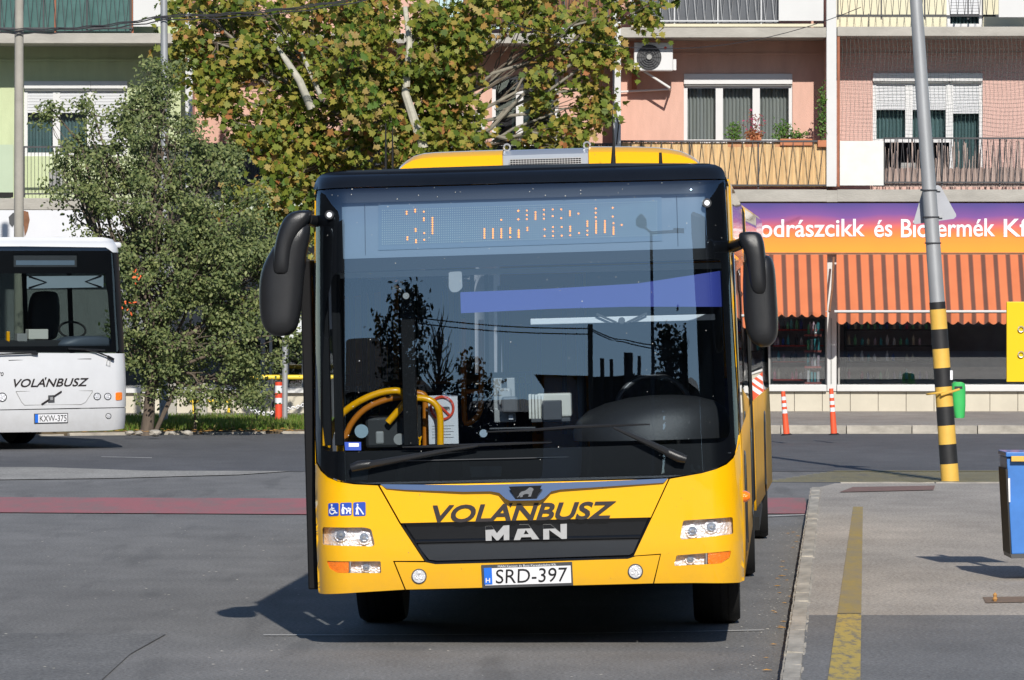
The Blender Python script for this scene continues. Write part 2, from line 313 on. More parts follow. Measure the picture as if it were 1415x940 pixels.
# ---------------------------------------------------------------- vehicles: curved front surface + pixel mapping
class Veh:
    def __init__(s, root, hw0, hw1, ztop, crad, tilt, tz, bow, topr=.24):
        s.root = root; s.hw0, s.hw1, s.ztop, s.crad, s.tilt, s.tz, s.bow, s.topr = hw0, hw1, ztop, crad, tilt, tz, bow, topr
        s.Mw = Matrix.LocRotScale(root.location, root.rotation_euler, None); s.Mi = s.Mw.inverted()
    def hw(s, z): t = min(max((z - .9) / (s.ztop - .9), 0), 1); return s.hw0 + (s.hw1 - s.hw0) * t
    def surf(s, u, z):
        hw = s.hw(z); a = min(abs(u), hw); y = s.bow * (a / hw) ** 2
        t = min(max(0, a - (hw - s.crad)) / s.crad, .985); y += 1.1 * s.crad * (1 - math.sqrt(1 - t * t))
        y += s.tilt * max(0, z - s.tz) ** 1.15
        k = max(0, z - (s.ztop - s.topr)) / s.topr; k = min(k, .985); y += s.topr * (1 - math.sqrt(1 - k * k))
        k = min(max(0, (.62 - z) / .4), 1); y += .07 * k * k
        return y
    def ray(s, px, py):
        C = s.Mi @ Vector((0, 0, CAM_H)); d = s.Mi.to_3x3() @ Vector(((px - 707.5) / FPX, 1, -(py - 414) / FPX)); return C, d
    def on(s, px, py, off=0.):
        C, d = s.ray(px, py); t = (-.35 + off - C.y) / d.y; h = .04 / d.y
        f = lambda t: (C + d * t).y - s.surf((C + d * t).x, (C + d * t).z) - off
        n = 0
        while f(t + h) < 0 and n < 60: t += h; n += 1
        a, b = t, t + h
        for _ in range(14):
            c = (a + b) / 2
            if f(c) < 0: a = c
            else: b = c
        return C + d * ((a + b) / 2)
    def at(s, px, py, w):
        C, d = s.ray(px, py); return C + d * ((w - C.y) / d.y)
    def patch(s, name, outline, m, off=0., thick=.02, holes=(), us=.06, zs=.1, parent=None, clamp=True, smooth=True):
        loops = [[s.on(x, y, off) for x, y in outline]] + [[s.on(x, y, off) for x, y in h] for h in holes]
        bm = bmesh.new(); vs = [bm.verts.new((p.x, 0, p.z)) for l in loops for p in l]
        for t in tessellate_polygon([[Vector((p.x, p.z, 0)) for p in l] for l in loops]):
            try: bm.faces.new([vs[i] for i in t])
            except ValueError: pass
        def cut(co, no): bmesh.ops.bisect_plane(bm, geom=bm.verts[:] + bm.edges[:] + bm.faces[:], plane_co=co, plane_no=no, dist=1e-5)
        xs = [v.co.x for v in bm.verts]; zs_ = [v.co.z for v in bm.verts]
        k = -1.3
        cuts = []
        while k < 1.31:
            cuts.append(k); k += (.02 if abs(k) > s.hw0 - s.crad - .02 else us)
        for k in cuts:
            if min(xs) < k < max(xs): cut((k, 0, 0), (1, 0, 0))
        k = .3
        while k < s.ztop:
            if min(zs_) < k < max(zs_): cut((0, 0, k), (0, 0, 1))
            k += .02 if k > s.ztop - s.topr - .02 else zs
        for v in bm.verts:
            z = v.co.z; hw = s.hw(z) + (-off if off < 0 else 0)
            if clamp: v.co.x = max(-hw, min(hw, v.co.x))
            v.co.y = s.surf(v.co.x, z) + off
        bmesh.ops.remove_doubles(bm, verts=bm.verts, dist=1e-5)
        bmesh.ops.dissolve_degenerate(bm, edges=bm.edges, dist=1e-5)
        bm.normal_update()
        for f in bm.faces:
            if f.normal.y > 0: f.normal_flip()
        for f in bm.faces: f.smooth = smooth
        if thick:
            for e in [e for e in bm.edges if len(e.link_faces) == 1]:
                f0 = e.link_faces[0]; l = [x for x in f0.loops if x.edge == e][0]; a, b = l.vert.co, l.link_loop_next.vert.co
                n = [bm.verts.new(p) for p in (b, a, (a.x, a.y + thick, a.z), (b.x, b.y + thick, b.z))]; bm.faces.new(n)
        me = bpy.data.meshes.new(name); bm.to_mesh(me); bm.free()
        return link(name, me, m, parent or s.root)
    def disc(s, name, cx, cy, rx, m, off=0., ry=None, n=20, thick=.01, parent=None):
        ry = ry or rx
        return s.patch(name, [(cx + rx * math.cos(2 * math.pi * k / n), cy + ry * math.sin(2 * math.pi * k / n)) for k in range(n)], m, off, thick, parent=parent)
    def text(s, name, t, quad, m, off=-.004, parent=None, **k):
        me = text_on(name, t, quad, lambda x, y: s.on(x, y, off), m, parent or s.root, **k); return me
    def sections(s, name, secs, w, d, m, parent=None, n=22, e=3.0):   # stacked rounded sections (py, xl, xr): plastic housings
        rings = []
        for (py, xl, xr, *dd) in secs:
            a, b = s.at(xl, py, w), s.at(xr, py, w); c = (a + b) / 2; r = (b - a).length / 2; dp = (dd[0] if dd else 1) * d
            ring = []
            for k in range(n):
                t = 2 * math.pi * k / n; ct, st = math.cos(t), math.sin(t)
                ring.append((c.x + r * math.copysign(abs(ct) ** (2 / e), ct), c.y + dp * math.copysign(abs(st) ** (2 / e), st), c.z))
            rings.append(ring)
        o = MB().loft(rings).build(name, m, parent or s.root, smooth=True)
        sb = o.modifiers.new("subdivision", 'SUBSURF'); sb.levels = sb.render_levels = 1
        return o
def round_poly(pts, r=3, n=4):
    out = []
    for i, p in enumerate(pts):
        p = Vector(p); a = Vector(pts[i - 1]); b = Vector(pts[(i + 1) % len(pts)])
        da, db = (a - p), (b - p); ra = min(r, da.length * .45); rb = min(r, db.length * .45); s = p + da.normalized() * ra; e = p + db.normalized() * rb
        for k in range(n + 1):
            t = k / n; q = s * (1 - t) ** 2 + p * 2 * t * (1 - t) + e * t * t; out.append((q.x, q.y))
    return out

# ================================================================ THE ROAD AND THE GROUND
def sheet(name, pts, m, z=0.0, thick=0):
    vs = [(p[0], p[1], z) for p in pts]; mb = MB(); n = len(vs)
    tri = tessellate_polygon([[Vector((v[0], v[1], 0)) for v in vs]]); mb.add(vs, tri)
    if thick:
        lo = [(v[0], v[1], z - thick) for v in vs]; k = len(mb.v); mb.add(lo, []); mb.f += [(i, (i+1) % n, k+(i+1) % n, k+i) for i in range(n)]
    o = mb.build(name, m)
    if any(p.normal.z < -.5 for p in o.data.polygons): o.data.flip_normals()
    return kind(o, 'structure')
def gp(pts, z=0.): return [G(x, y, z) for x, y in pts]
M["asphalt"] = asphalt("asphalt", (.162, .158, .153), .10)
M["asphalt_dark"] = asphalt("asphalt_far", (.088, .088, .092), .12, False)
M["asphalt_light"] = asphalt("asphalt_patch", (.27, .26, .24), .15, False)
M["asphalt_pave"] = asphalt("asphalt_pavement", (.152, .15, .148), .1, False)
M["pavement"] = asphalt("pavement_concrete", (.27, .245, .215), .12, False)
M["platformc"] = asphalt("platform_concrete", (.33, .298, .26), .14, False)
M["redpaint"] = wornpaint("worn_red_paint", (.36, .13, .14), (.22, .16, .155), .34, .56, 2.2, (1, .2, 1))
M["yelpaint"] = wornpaint("worn_yellow_paint", (.42, .31, .07), (.25, .2, .12), .36, .50, 5, (2, .5, 1))
M["hatch"] = wornpaint("worn_hatch_paint", (.42, .36, .15), (.25, .23, .16), .35, .5, 5)
M["whitepaint"] = wornpaint("worn_white_line", (.6, .59, .57), (.25, .25, .25), .35, .5, 6, (1, 1, 1))
M["soil"] = mat("soil", (.10, .075, .045), .95, var=.4, vs=3, bump=1, bs=20)
sheet("road", [(-300, -200), (300, -200), (300, 400), (-300, 400)], M["asphalt"])
sheet("crossing_road", [(-60, 64.6), (60, 64.6), (60, 82.7), (-60, 82.7)], M["asphalt_dark"], .004)
sheet("asphalt_patch", gp([(-400, 646), (60, 646.5), (200, 651.5), (402, 652), (330, 657), (150, 662), (-400, 669)]), M["asphalt_light"], .009)
sheet("red_road_stripe", gp([(-60, 688), (428, 690), (1112, 689), (1117, 711), (430, 712), (-60, 709)]), M["redpaint"], .009)
sheet("asphalt_repair", gp([(-30, 876), (230, 877), (180, 905), (120, 960), (-30, 960)]), asphalt("asphalt_repair", (.137, .135, .132), .1, False), .006)
def line(name, a, b, wd, m, z=.008, wig=0):
    n = 24; pts = [Vector(a).lerp(Vector(b), i / n) for i in range(n + 1)]
    for i, p in enumerate(pts): p.y += wig * math.sin(i / n * 3.1)
    top = [(p.x, p.y + wd / 2) for p in pts]; bot = [(p.x, p.y - wd / 2) for p in pts][::-1]
    return sheet(name, top + bot, m, z)
line("white_stop_line", G(364, 879), G(1056, 872), .05, M["whitepaint"], wig=-.18)
line("white_stop_line", G(1060, 715), G(1112, 713), .12, M["whitepaint"], z=.014)
line("white_stop_line", G(140, 632), G(210, 633.5), .13, M["whitepaint"])
ks = .0588   # the kerb runs at the same slight angle as the bus
def kx(Y): return 1.36 + (Y - 27.5) * .0605
# raised platform right of the bus
Y0, Y1 = 10.0, 57.0
sheet("platform", [(kx(33.2) + .10, 33.2), (14, 33.2), (14, Y1), (kx(Y1) + .25, Y1), (kx(55) + .10, 55.6)], M["platformc"], .12, .12)
sheet("platform_asphalt", [(kx(Y0) + .10, Y0), (14, Y0), (14, 33.2), (kx(33.2) + .10, 33.2)], M["asphalt_pave"], .12, .12)
def yl(Ya, Yb, nm, m):
    sheet(nm, [(1.60 + (Ya - 27.5) * .0685, Ya), (1.60 + (Yb - 27.5) * .0685, Yb), (1.765 + (Yb - 27.5) * .0652, Yb), (1.765 + (Ya - 27.5) * .0652, Ya)], m, .126)
yl(10, 33.25, "yellow_safety_line", wornpaint("yellow_paint_near", (.48, .35, .08), (.19, .17, .13), .40, .52, 7, (2.5, .5, 1)))
yl(33.3, 50.4, "yellow_safety_line", wornpaint("yellow_paint_far", (.37, .27, .07), (.28, .23, .14), .38, .62, 4, (2, .4, 1)))
sheet("manhole_frame", gp([(1178, 674), (1292, 672), (1290, 678), (1160, 681)], .12), mat("rusty_grate", (.2, .12, .1), .9, var=.3, vs=10), .127)
# kerb stones one by one
kroot = bpy.data.objects.new("platform_kerb", None); col.objects.link(kroot); kind(kroot, 'structure')
stones = []
def stone_mesh(seed, L):
    r = random.Random(seed); bm = bmesh.new(); bmesh.ops.create_cube(bm, size=1)
    for v in bm.verts: v.co.x *= .115; v.co.y *= L; v.co.z *= .26
    bmesh.ops.subdivide_edges(bm, edges=[e for e in bm.edges if abs(e.verts[0].co.y - e.verts[1].co.y) > .2], cuts=5)
    bmesh.ops.bevel(bm, geom=[e for e in bm.edges if e.verts[0].co.z > .1 and e.verts[1].co.z > .1 and abs(e.verts[0].co.y - e.verts[1].co.y) > .02], offset=.014, segments=2, affect='EDGES')
    for v in bm.verts: v.co.x += r.uniform(-.002, .002); v.co.z += r.uniform(-.005, .003)
    me = bpy.data.meshes.new("kerb_stone"); bm.to_mesh(me); bm.free(); me.materials.append(M["kerb"]); me.shade_smooth(); me.set_sharp_from_angle(angle=R(35)); return me
sm = [stone_mesh(i, .985) for i in range(6)]
for i in range(44):
    Y = 12 + i * 1.0; o = bpy.data.objects.new("kerb_stone", sm[i % 6]); col.objects.link(o); o.parent = kroot
    o.location = (kx(Y) + .055, Y, .13 - .125 + rnd.uniform(-.004, .004)); o.rotation_euler = (0, 0, -math.atan(.0605) + rnd.uniform(-.004, .004))
    if i % 2: o.rotation_euler.z += math.pi
# kerb at the far end of the platform
for i in range(12):
    o = bpy.data.objects.new("kerb_stone", sm[i % 6]); col.objects.link(o); o.parent = kroot; o.location = (kx(57) + .80 + i * 1.0, 57.06, .0); o.rotation_euler = (0, 0, R(90))
# yellow hatch lines on the road behind the platform
for i in range(11):
    Y = 60.9 + i * .37
    line("yellow_hatch_line", (kx(60) - .5 + .1 * i, Y, 0), (14, Y + .1, 0), .13, M["hatch"], z=.009)
# far pavement, grass verge and its kerbs
sheet("far_pavement", [(2.4, 82.9), (60, 82.9), (60, 97), (2.4, 97)], M["pavement"], .12, .12)
sheet("verge_soil", [(-7.6, 81.2), (-3.2, 83.0), (2.3, 83.0), (2.3, 90.2), (-9, 90.2)], M["soil"], .06, .06)
sheet("far_path", [(-14, 90.2), (2.4, 90.2), (2.4, 97), (-14, 97)], M["pavement"], .09, .09)
sheet("verge_path", [(-3.9, 85.0), (-2.6, 85.3), (.5, 85.3), (.5, 86.1), (-4.2, 86.0)], M["pavement"], .075, .04)
k2 = bpy.data.objects.new("far_kerb", None); col.objects.link(k2); kind(k2, 'structure')
for i in range(26):
    o = bpy.data.objects.new("kerb_stone", sm[i % 6]); col.objects.link(o); o.parent = k2; o.location = (2.6 + i * 1.0, 82.84, .0); o.rotation_euler = (0, 0, R(90))
for i in range(10):
    X = -7.2 + i * .99; Y = 81.3 + min(1, max(0, (X + 7.2) / 4)) * 1.65
    o = bpy.data.objects.new("kerb_stone", sm[i % 6]); col.objects.link(o); o.parent = k2; o.location = (X, Y, -.085 + rnd.uniform(-.02, .02)); o.rotation_euler = (0, 0, R(90) + (.38 if X < -3.4 else 0) + rnd.uniform(-.05, .05))
def scatter(name, n, fn, size, m, flat=True, up=False):
    vs, fs = [], []
    for i in range(n):
        x, y, z = fn(); s = size * rnd.uniform(.5, 1.4); a = rnd.uniform(0, 6.28)
        k = len(vs)
        if up:
            dx, dy = math.cos(a) * s * .12, math.sin(a) * s * .12; lx, ly = rnd.uniform(-.5, .5) * s, rnd.uniform(-.5, .5) * s
            vs += [(x - dx, y - dy, z), (x + dx, y + dy, z), (x + lx, y + ly, z + s)]; fs += [(k, k+1, k+2)]
        else:
            h = s * (.15 if flat else .5)
            vs += [(x + s*math.cos(a), y + s*math.sin(a), z), (x + s*.8*math.cos(a+2), y + s*.8*math.sin(a+2), z), (x + s*math.cos(a+4.2), y + s*math.sin(a+4.2), z), (x, y, z + h)]
            fs += [(k, k+1, k+3), (k+1, k+2, k+3), (k+2, k, k+3)]
    o = MB().add(vs, fs).build(name, m, fix=False); return kind(o, 'stuff')
M["grass"] = leafmat("grass_blades", [(0, (.09, .17, .02)), (.5, (.16, .26, .035)), (.85, (.2, .22, .05)), (1, (.3, .24, .1))], .3)
def fg():
    while True:
        x, y = rnd.uniform(-7.4, 2.2), rnd.uniform(81.5, 90)
        if y < 81.4 + min(1, max(0, (x + 7.2) / 4)) * 1.65 + .1: continue
        if -4.1 < x < .5 and 85.0 < y < 86.1: continue
        if math.sin(x * 2.1 + y) + math.sin(y * 1.7) + rnd.uniform(-1, 1) < -1.1: continue
        return x, y, .055
tag(scatter("grass", 42000, fg, .1, M["grass"], up=True), "short green grass on the verge under the small tree", "grass")
tag(scatter("grit", 330, lambda: (rnd.uniform(-4, 1.6), rnd.uniform(26, 56), .008), .011, M["litter"]), "pale grit scattered over the asphalt around the yellow bus", "grit")
tag(scatter("kerb_grit", 150, lambda: (lambda Y: (kx(Y) - rnd.uniform(.0, .28) ** 1.0, Y, .008))(rnd.uniform(27, 50)), .009, M["litter"]), "pale grit gathered in the gutter along the platform kerb", "grit")
tag(scatter("fallen_leaves", 26, lambda: (lambda Y: (kx(Y) - rnd.uniform(.0, .16), Y, .008))(rnd.uniform(28, 52)), .03, M["dryleaf"]), "dry brown leaves lying in the gutter along the platform kerb", "leaves")
tag(scatter("verge_leaves", 420, lambda: (rnd.uniform(-7.2, 2), rnd.uniform(80.4, 84.5), .09), .05, M["dryleaf"]), "dry brown leaves fallen on the verge under the trees", "leaves")

# ================================================================ THE YELLOW BUS
def strokes(V, name, lines, wpx, m, off=-.006, parent=None):
    mb = MB(); k = 0
    for l in lines:
        for a, b in zip(l[:-1], l[1:]):
            a, b = Vector(a), Vector(b); d = (b - a)
            if d.length < 1e-6: continue
            d.normalize(); n = Vector((-d.y, d.x)) * wpx / 2; e = d * wpx * .3
            mb.add([V.on(q.x, q.y, off - .0004 * (k % 6)) for q in (a - n - e, b - n + e, b + n + e, a + n - e)], [(0, 1, 2, 3)]); k += 1
    return mb.build(name, m, parent or V.root)
def steel_wheel(name, V, x, y, z, r, wd, side, rim=True):
    mb = MB(); prof = [(-.5, .8), (-.5, .95), (-.38, 1.), (.38, 1.), (.5, .95), (.5, .8), (.46, .62)]; n = 36; rings = []
    def ring(u, q): return [(u * wd, q * r * math.cos(2*math.pi*k/n), q * r * math.sin(2*math.pi*k/n)) for k in range(n)]
    rings = [ring(u, q) for u, q in [(-.46, .62)] + prof]
    vs = [p for q in rings for p in q]; fs = [(i*n+k, i*n+(k+1) % n, (i+1)*n+(k+1) % n, (i+1)*n+k) for i in range(len(rings)-1) for k in range(n)]
    wheel = bpy.data.objects.new(name, None); col.objects.link(wheel); wheel.parent = V.root; wheel.location = (x, y, z)
    mb.add(vs, fs).build("tyre", M["rubber"], wheel, smooth=True)
    g = MB()
    for i in range(4): 
        u = -.27 + i * .18; rr = [ring(u - .02, 1.004), ring(u + .02, 1.004)]
        g.add([p for q in rr for p in q], [(k, (k+1) % n, n+(k+1) % n, n+k) for k in range(n)])
    g.build("tread_groove", M["under"], wheel)
    h = MB(); h.loft([ring(.2 * side, .62), ring(.36 * side, .55), ring(.30 * side, .35), ring(.48 * side, .2), ring(.5 * side, .02)]); h.build("rim", M["grey"], wheel, smooth=True)
    return wheel
YAW = R(2.9)
bus = thing("articulated_bus", "yellow city bus with VOLÁNBUSZ across its front, standing at the kerb", "bus", (.109, 31.8, 0), (0, R(-1.5), -YAW))
V = Veh(bus, 1.259, 1.226, 2.825, .21, .062, 1.0, .016, .2)
b = V.patch
top_black = [(434, 262.5), (470, 259.5), (600, 256), (730, 252.5), (860, 250), (1003, 247.5), (1001, 238), (997, 232), (989, 228), (978, 226), (860, 225.5), (730, 227.5), (600, 231.5), (470, 236.5), (454, 238), (445, 241), (439, 246), (435, 254), (433, 262)]
glass_out = [(437.5, 264), (470, 261), (600, 257.5), (730, 254), (860, 251.5), (1002, 249), (1006, 330), (1010, 420), (1014.5, 490), (1019, 560), (1020.5, 600), (1018, 618), (1012.5, 631), (1003, 640), (990, 646.5), (970, 652), (945, 656.5), (926, 659.5), (730, 666), (524, 669), (489, 667.5), (469, 664), (454, 658), (444, 649), (438.5, 638), (436.5, 600), (436, 400)]
clear = round_poly([(461, 377), (700, 368), (996, 358), (1000, 440), (1009, 598), (1003, 608), (995, 612), (730, 620), (452, 624), (444, 618), (443, 560), (450, 420)], 8)
dispw = [(472, 281), (975, 267), (976, 343), (474, 358)]
b("front_cap", top_black, M["black"], -.008, .03)
b("windscreen", glass_out, M["wscreen"], 0, 0)
b("windscreen_surround", glass_out, M["frit"], .014, .02, holes=[clear[::-1], dispw[::-1]])
b("corner_trim", [(422, 266), (435.5, 266), (434.2, 400), (435, 600), (436.5, 640), (422, 640)], M["yellow"], .002)
b("corner_trim", [(1004, 250), (1022, 250), (1034, 600), (1021.5, 600), (1020.5, 560), (1016, 490), (1011.5, 420), (1007.5, 330)], M["yellow"], .002)
hl_l = round_poly([(445.6, 728.6), (504, 729), (513, 731.5), (517.8, 752), (515, 755.2), (445.6, 752.9)], 3)
ll_l = round_poly([(451.5, 775.3), (526, 775.8), (526.8, 792), (466, 791.6), (456, 786)], 2)
hl_r = round_poly([(944, 719.5), (1012.4, 714.6), (1013.2, 737.8), (942, 745.8), (940, 743)], 3)
ll_r = round_poly([(935, 767.7), (1010.3, 761.2), (1008, 771), (996, 778.6), (931.5, 782)], 2)
b("front_corner_panel", [(422, 641), (437.5, 641), (443, 651), (453, 660), (468, 666.2), (489, 669.6), (522, 671.2), (529.5, 684), (551.5, 723), (586, 775.2), (543, 775.2), (559, 814.8), (500, 818.5), (448, 821), (441, 820), (430, 812), (422, 740)],
  M["yellow"], 0, .05, holes=[hl_l[::-1], ll_l[::-1]])
b("front_corner_panel", [(1036, 601), (1022, 601), (1019.5, 620), (1013.5, 633), (1004, 642), (990, 648.5), (970, 654.2), (945, 658.6), (925.5, 662), (901, 715), (876, 768), (913.5, 765.2), (904, 806.2), (960, 805.6), (1022, 805), (1030, 802), (1036, 796)],
  M["yellow"], 0, .05, holes=[hl_r[::-1], ll_r[::-1]])
b("front_flap", [(524.8, 671.2), (923.6, 662), (899.2, 715), (730, 718.8), (554, 723)], M["yellow"], .002, .04)
b("bumper_centre", [(545.5, 776.8), (588, 777.2), (600, 779.6), (735, 776.2), (870, 771.8), (878, 769), (912, 766.8), (902.3, 806.2), (561, 814.8)], M["yellow"], .002, .05)
def strip(name, pts, m, r=.006, off=-.008, parent=None):
    return MB().tube([V.on(x, y, off) for x, y in pts], r, 8).build(name, m, parent or bus, smooth=True)
# yellow relief lips under the lamps
b("grille", [(555, 723), (898.5, 715.2), (880, 764), (873, 769.5), (735, 774.4), (603, 777.6), (590, 776)], M["black"], .045, .03)
b("grille_lower_panel", [(574, 751), (884, 744), (877, 762), (870, 767), (735, 771.5), (604, 775), (593, 773.5)], mat("grille_glass", (.02, .024, .03), .08, var=.1, coat=1), .028, .02)
strip("grille_frame", [(556, 726), (590, 776), (602, 778.5), (735, 775.5), (868, 771), (876, 767), (898, 717)], M["black"], .010, .01)
strip("grille_ridge", [(572, 749), (730, 745.5), (886, 742)], M["black"], .012, .02)
b("chrome_strip", [(525, 669.4), (640, 670.5), (701, 669.3), (760, 667.4), (820, 665.7), (923, 661.4), (917, 667.2), (820, 673.6), (775, 676.3), (762, 679), (752, 688.5), (746, 691.2), (705, 691.8), (699, 689), (690, 681), (678, 679), (640, 679.6), (560, 677), (534, 675.2)], M["chrome"], -.018, .03)
for o_ in [x for x in bus.children if x.name.startswith("chrome_strip")]:
    for v in o_.data.vertices: v.co.y += (v.co.z - .95) * .5
b("emblem_plate", [(703, 672.6), (748.6, 671), (741.5, 688.3), (712, 689)], M["black"], -.056, .014)
b("lion_emblem", [(640 + x / 5.222, 650 + y / 5.222) for x, y in [(388, 193), (402, 184), (405, 170), (418, 155), (445, 148), (462, 137), (478, 123), (492, 124), (505, 130), (508, 141), (501, 150), (496, 168), (488, 190), (468, 191), (476, 176), (462, 170), (445, 172), (430, 181), (428, 193), (410, 195), (416, 180), (404, 190), (392, 197)]], M["chrome"], -.062, .005)
V.text("bus_lettering", "VOLANBUSZ", [(598, 698.3), (852, 692.3), (850, 717), (598, 723)], M["ink"], off=-.007, shear=.22, offset=.026)
b("bus_lettering_accent", [(703.5, 695.6), (708.6, 695.3), (706, 700.5), (704.6, 700.5)], M["ink"], -.0072, 0)
MANP = {"M": [(160, 405), (205, 402), (243, 455), (290, 400), (333, 396), (333, 503), (293, 505), (293, 462), (256, 505), (240, 506), (205, 468), (206, 508), (163, 509)],
 "A": [(405, 392), (470, 391), (548, 497), (500, 499), (488, 482), (420, 484), (410, 503), (365, 504)],
 "N": [(577, 392), (630, 391), (703, 452), (702, 389), (748, 386), (748, 494), (712, 496), (620, 430), (621, 499), (578, 500)]}
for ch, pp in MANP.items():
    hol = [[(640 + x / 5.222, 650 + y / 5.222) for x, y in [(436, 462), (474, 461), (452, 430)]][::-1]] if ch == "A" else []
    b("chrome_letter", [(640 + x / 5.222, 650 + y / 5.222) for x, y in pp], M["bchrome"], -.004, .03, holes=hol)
    b("letter_top_glint", {"M": [(670.8, 727.6), (679.3, 727), (682.5, 731.5), (671, 732.3)], "A": [(717.6, 725.2), (730, 725), (733.5, 730), (714.5, 730.8)], "N": [(750.6, 725.2), (760.6, 725), (767, 730.2), (750.7, 730.8)]}[ch], M["black"], -.0065, 0)  # black patch painted on each letter top as its glint
# number plate
pl = b("number_plate", [(665, 781), (790.5, 776.6), (792, 809), (667, 813)], M["dgrey"], -.012, .02)
b("plate_face", [(669.5, 785.8), (788.5, 781.6), (789.5, 805.6), (670.5, 809.2)], M["plate"], -.016, .003, parent=pl)
b("plate_band", [(668.5, 785), (679.5, 784.6), (680.5, 807.6), (669.5, 808)], M["eublue"], -.0185, .002, parent=pl)
V.text("plate_letters", "SRD-397", [(685.5, 787.2), (784, 784), (783, 803.6), (685, 806.6)], M["platelet"], off=-.0185, parent=pl)
V.text("plate_country_letter", "H", [(671.2, 799), (677.2, 799), (677.2, 805.4), (671.2, 805.4)], M["plate"], off=-.0205, parent=pl, offset=.02)
V.text("plate_frame_letters", "MAN Kamion és Busz Kereskedelmi Kft.", [(688, 781.4), (769, 778.6), (769, 781.8), (688, 784.4)], M["plate"], off=-.0145, parent=pl)
# accessibility stickers
S1 = b("accessibility_sticker", round_poly([(453.4, 695.6), (468, 695), (468.2, 713), (453.8, 713.6)], 2.4), M["blue"], -.003, 0)
S2 = b("accessibility_sticker", round_poly([(469.8, 695), (486, 694.4), (486.2, 712.2), (470, 712.8)], 2.4), M["blue"], -.003, 0)
S3 = b("accessibility_sticker", round_poly([(488, 694.4), (505.2, 693.6), (505.4, 713), (488.4, 713.6)], 2.4), M["blue"], -.003, 0)
q = lambda x, y: (430 + x / 6.27, 680 + y / 6.27)
strokes(V, "wheelchair_pictogram", [[q(178, 128), q(180, 158), q(204, 160), q(214, 182), q(224, 180)], [q(180, 142), q(198, 142)], [q(168, 146), q(160, 160), q(162, 180), q(176, 192), q(194, 188), q(202, 174)]], 1.5, M["plate"], parent=S1)
V.disc("pictogram_head", *q(178, 113), 1.3, M["plate"], -.0062, thick=0, parent=S1)
strokes(V, "pram_pictogram", [[q(276, 128), q(268, 160), q(272, 188)], [q(280, 150), q(282, 188)], [q(278, 134), q(302, 146)], [q(304, 146), q(312, 164), q(336, 164), q(340, 144)], [q(312, 170), q(306, 186)], [q(334, 168), q(338, 186)]], 2.0, M["plate"], parent=S2)
V.disc("pictogram_head", *q(275, 113), 1.3, M["plate"], -.0062, thick=0, parent=S2)
V.disc("pictogram_head", *q(324, 142), 1.4, M["plate"], -.0062, thick=0, parent=S2)
strokes(V, "cane_pictogram", [[q(402, 124), q(400, 158), q(408, 194)], [q(398, 150), q(390, 192)], [q(402, 130), q(390, 148)], [q(404, 132), q(424, 150), q(452, 192)]], 1.9, M["plate"], parent=S3)
V.disc("pictogram_head", *q(401, 110), 1.3, M["plate"], -.0062, thick=0, parent=S3)
# lamps: bowl, lamps, clear cover
M["lampglass"] = mat("lamp_projector", (.5, .55, .62), .08, .7, var=.3, vs=60, bump=.5, bs=90)
def lamp(name, outline, discs, ambers=(), label=None):
    o = b(name, outline, M["refl"], .055, 0, zs=.03)
    if label: o["label"] = label
    for cx, cy, r in discs:
        V.disc("reflector_bowl", cx, cy, r, M["refl"], .040, thick=.02, parent=o)
        V.disc("lamp_bulb", cx, cy, r * .66, M["lampglass"], .028, thick=.02, parent=o)
        V.disc("lamp_socket", cx, cy, r * .2, M["grey"], .018, thick=.01, parent=o)
    for a in ambers: b("indicator_lens", a, M["amber"], .008, .03, parent=o)
    b("lamp_cover", outline, M["lens"], .002, 0, parent=o)
    return o
lamp("headlight", hl_l, [(471, 739, 9.5), (503, 743, 9.5)]); lamp("headlight", hl_r, [(983, 728, 9.5), (957, 734, 9.5)])
lamp("indicator_light", ll_l, [(506, 784, 7)], [round_poly([(451.8, 775.6), (482, 776), (482, 791.4), (466, 791.3), (456, 785.8)], 1.5)])
lamp("indicator_light", ll_r, [(954, 773, 7)], [round_poly([(978.3, 764), (1010, 761.5), (1007.6, 770.6), (995.6, 778.4), (978.3, 779.2)], 1.5)])
for (pts) in (((484, 776), (484, 792)), ((976, 764.2), (976, 780))): strip("lamp_divider", pts, M["grey"], .005, .006)
for cx, cy in ((579, 796.6), (878, 789.8)):
    o = V.disc("fog_light", cx, cy, 10.6, M["dgrey"], -.004); V.disc("fog_lens", cx, cy, 9, M["bulb"], -.009, parent=o)
    for a in (.5, 2.6, 4.7): V.disc("fog_reflector", cx + 4 * math.cos(a), cy + 4 * math.sin(a), 2.3, M["refl"], -.013, n=10, thick=.003, parent=o)
for cx, cy in ((455, 297), (977, 280.5)):
    o = V.disc("position_light", cx, cy, 6.2, M["dgrey"], -.012); V.disc("position_lens", cx, cy, 3.6, M["spot"], -.018, parent=o)
# destination display
dp = b("destination_display", [(462, 272), (985, 257), (986, 353), (464, 368)], M["display"], .05, 0)
b("display_frame", [(523, 281), (914, 269), (915, 333), (523, 346)], mat("display_window", (.13, .19, .26), .4, var=.02), .044, 0, parent=dp)
strip("display_edge", [(504, 282), (505, 352)], M["dgrey"], .002, .045, dp); strip("display_edge", [(935, 271), (937, 340)], M["dgrey"], .002, .045, dp)
mb = MB(); k = 0
for i in range(126):
    for j in range(16):
        x = 528.5 + i * 3.03; y = 291 - i * 3.03 * .0335 + j * 3.1
        c = V.on(x, y, .040) if (i % 6 == 0) else None
        if c is not None: base_c, bi = c, i
        s3 = 3.03 / 236
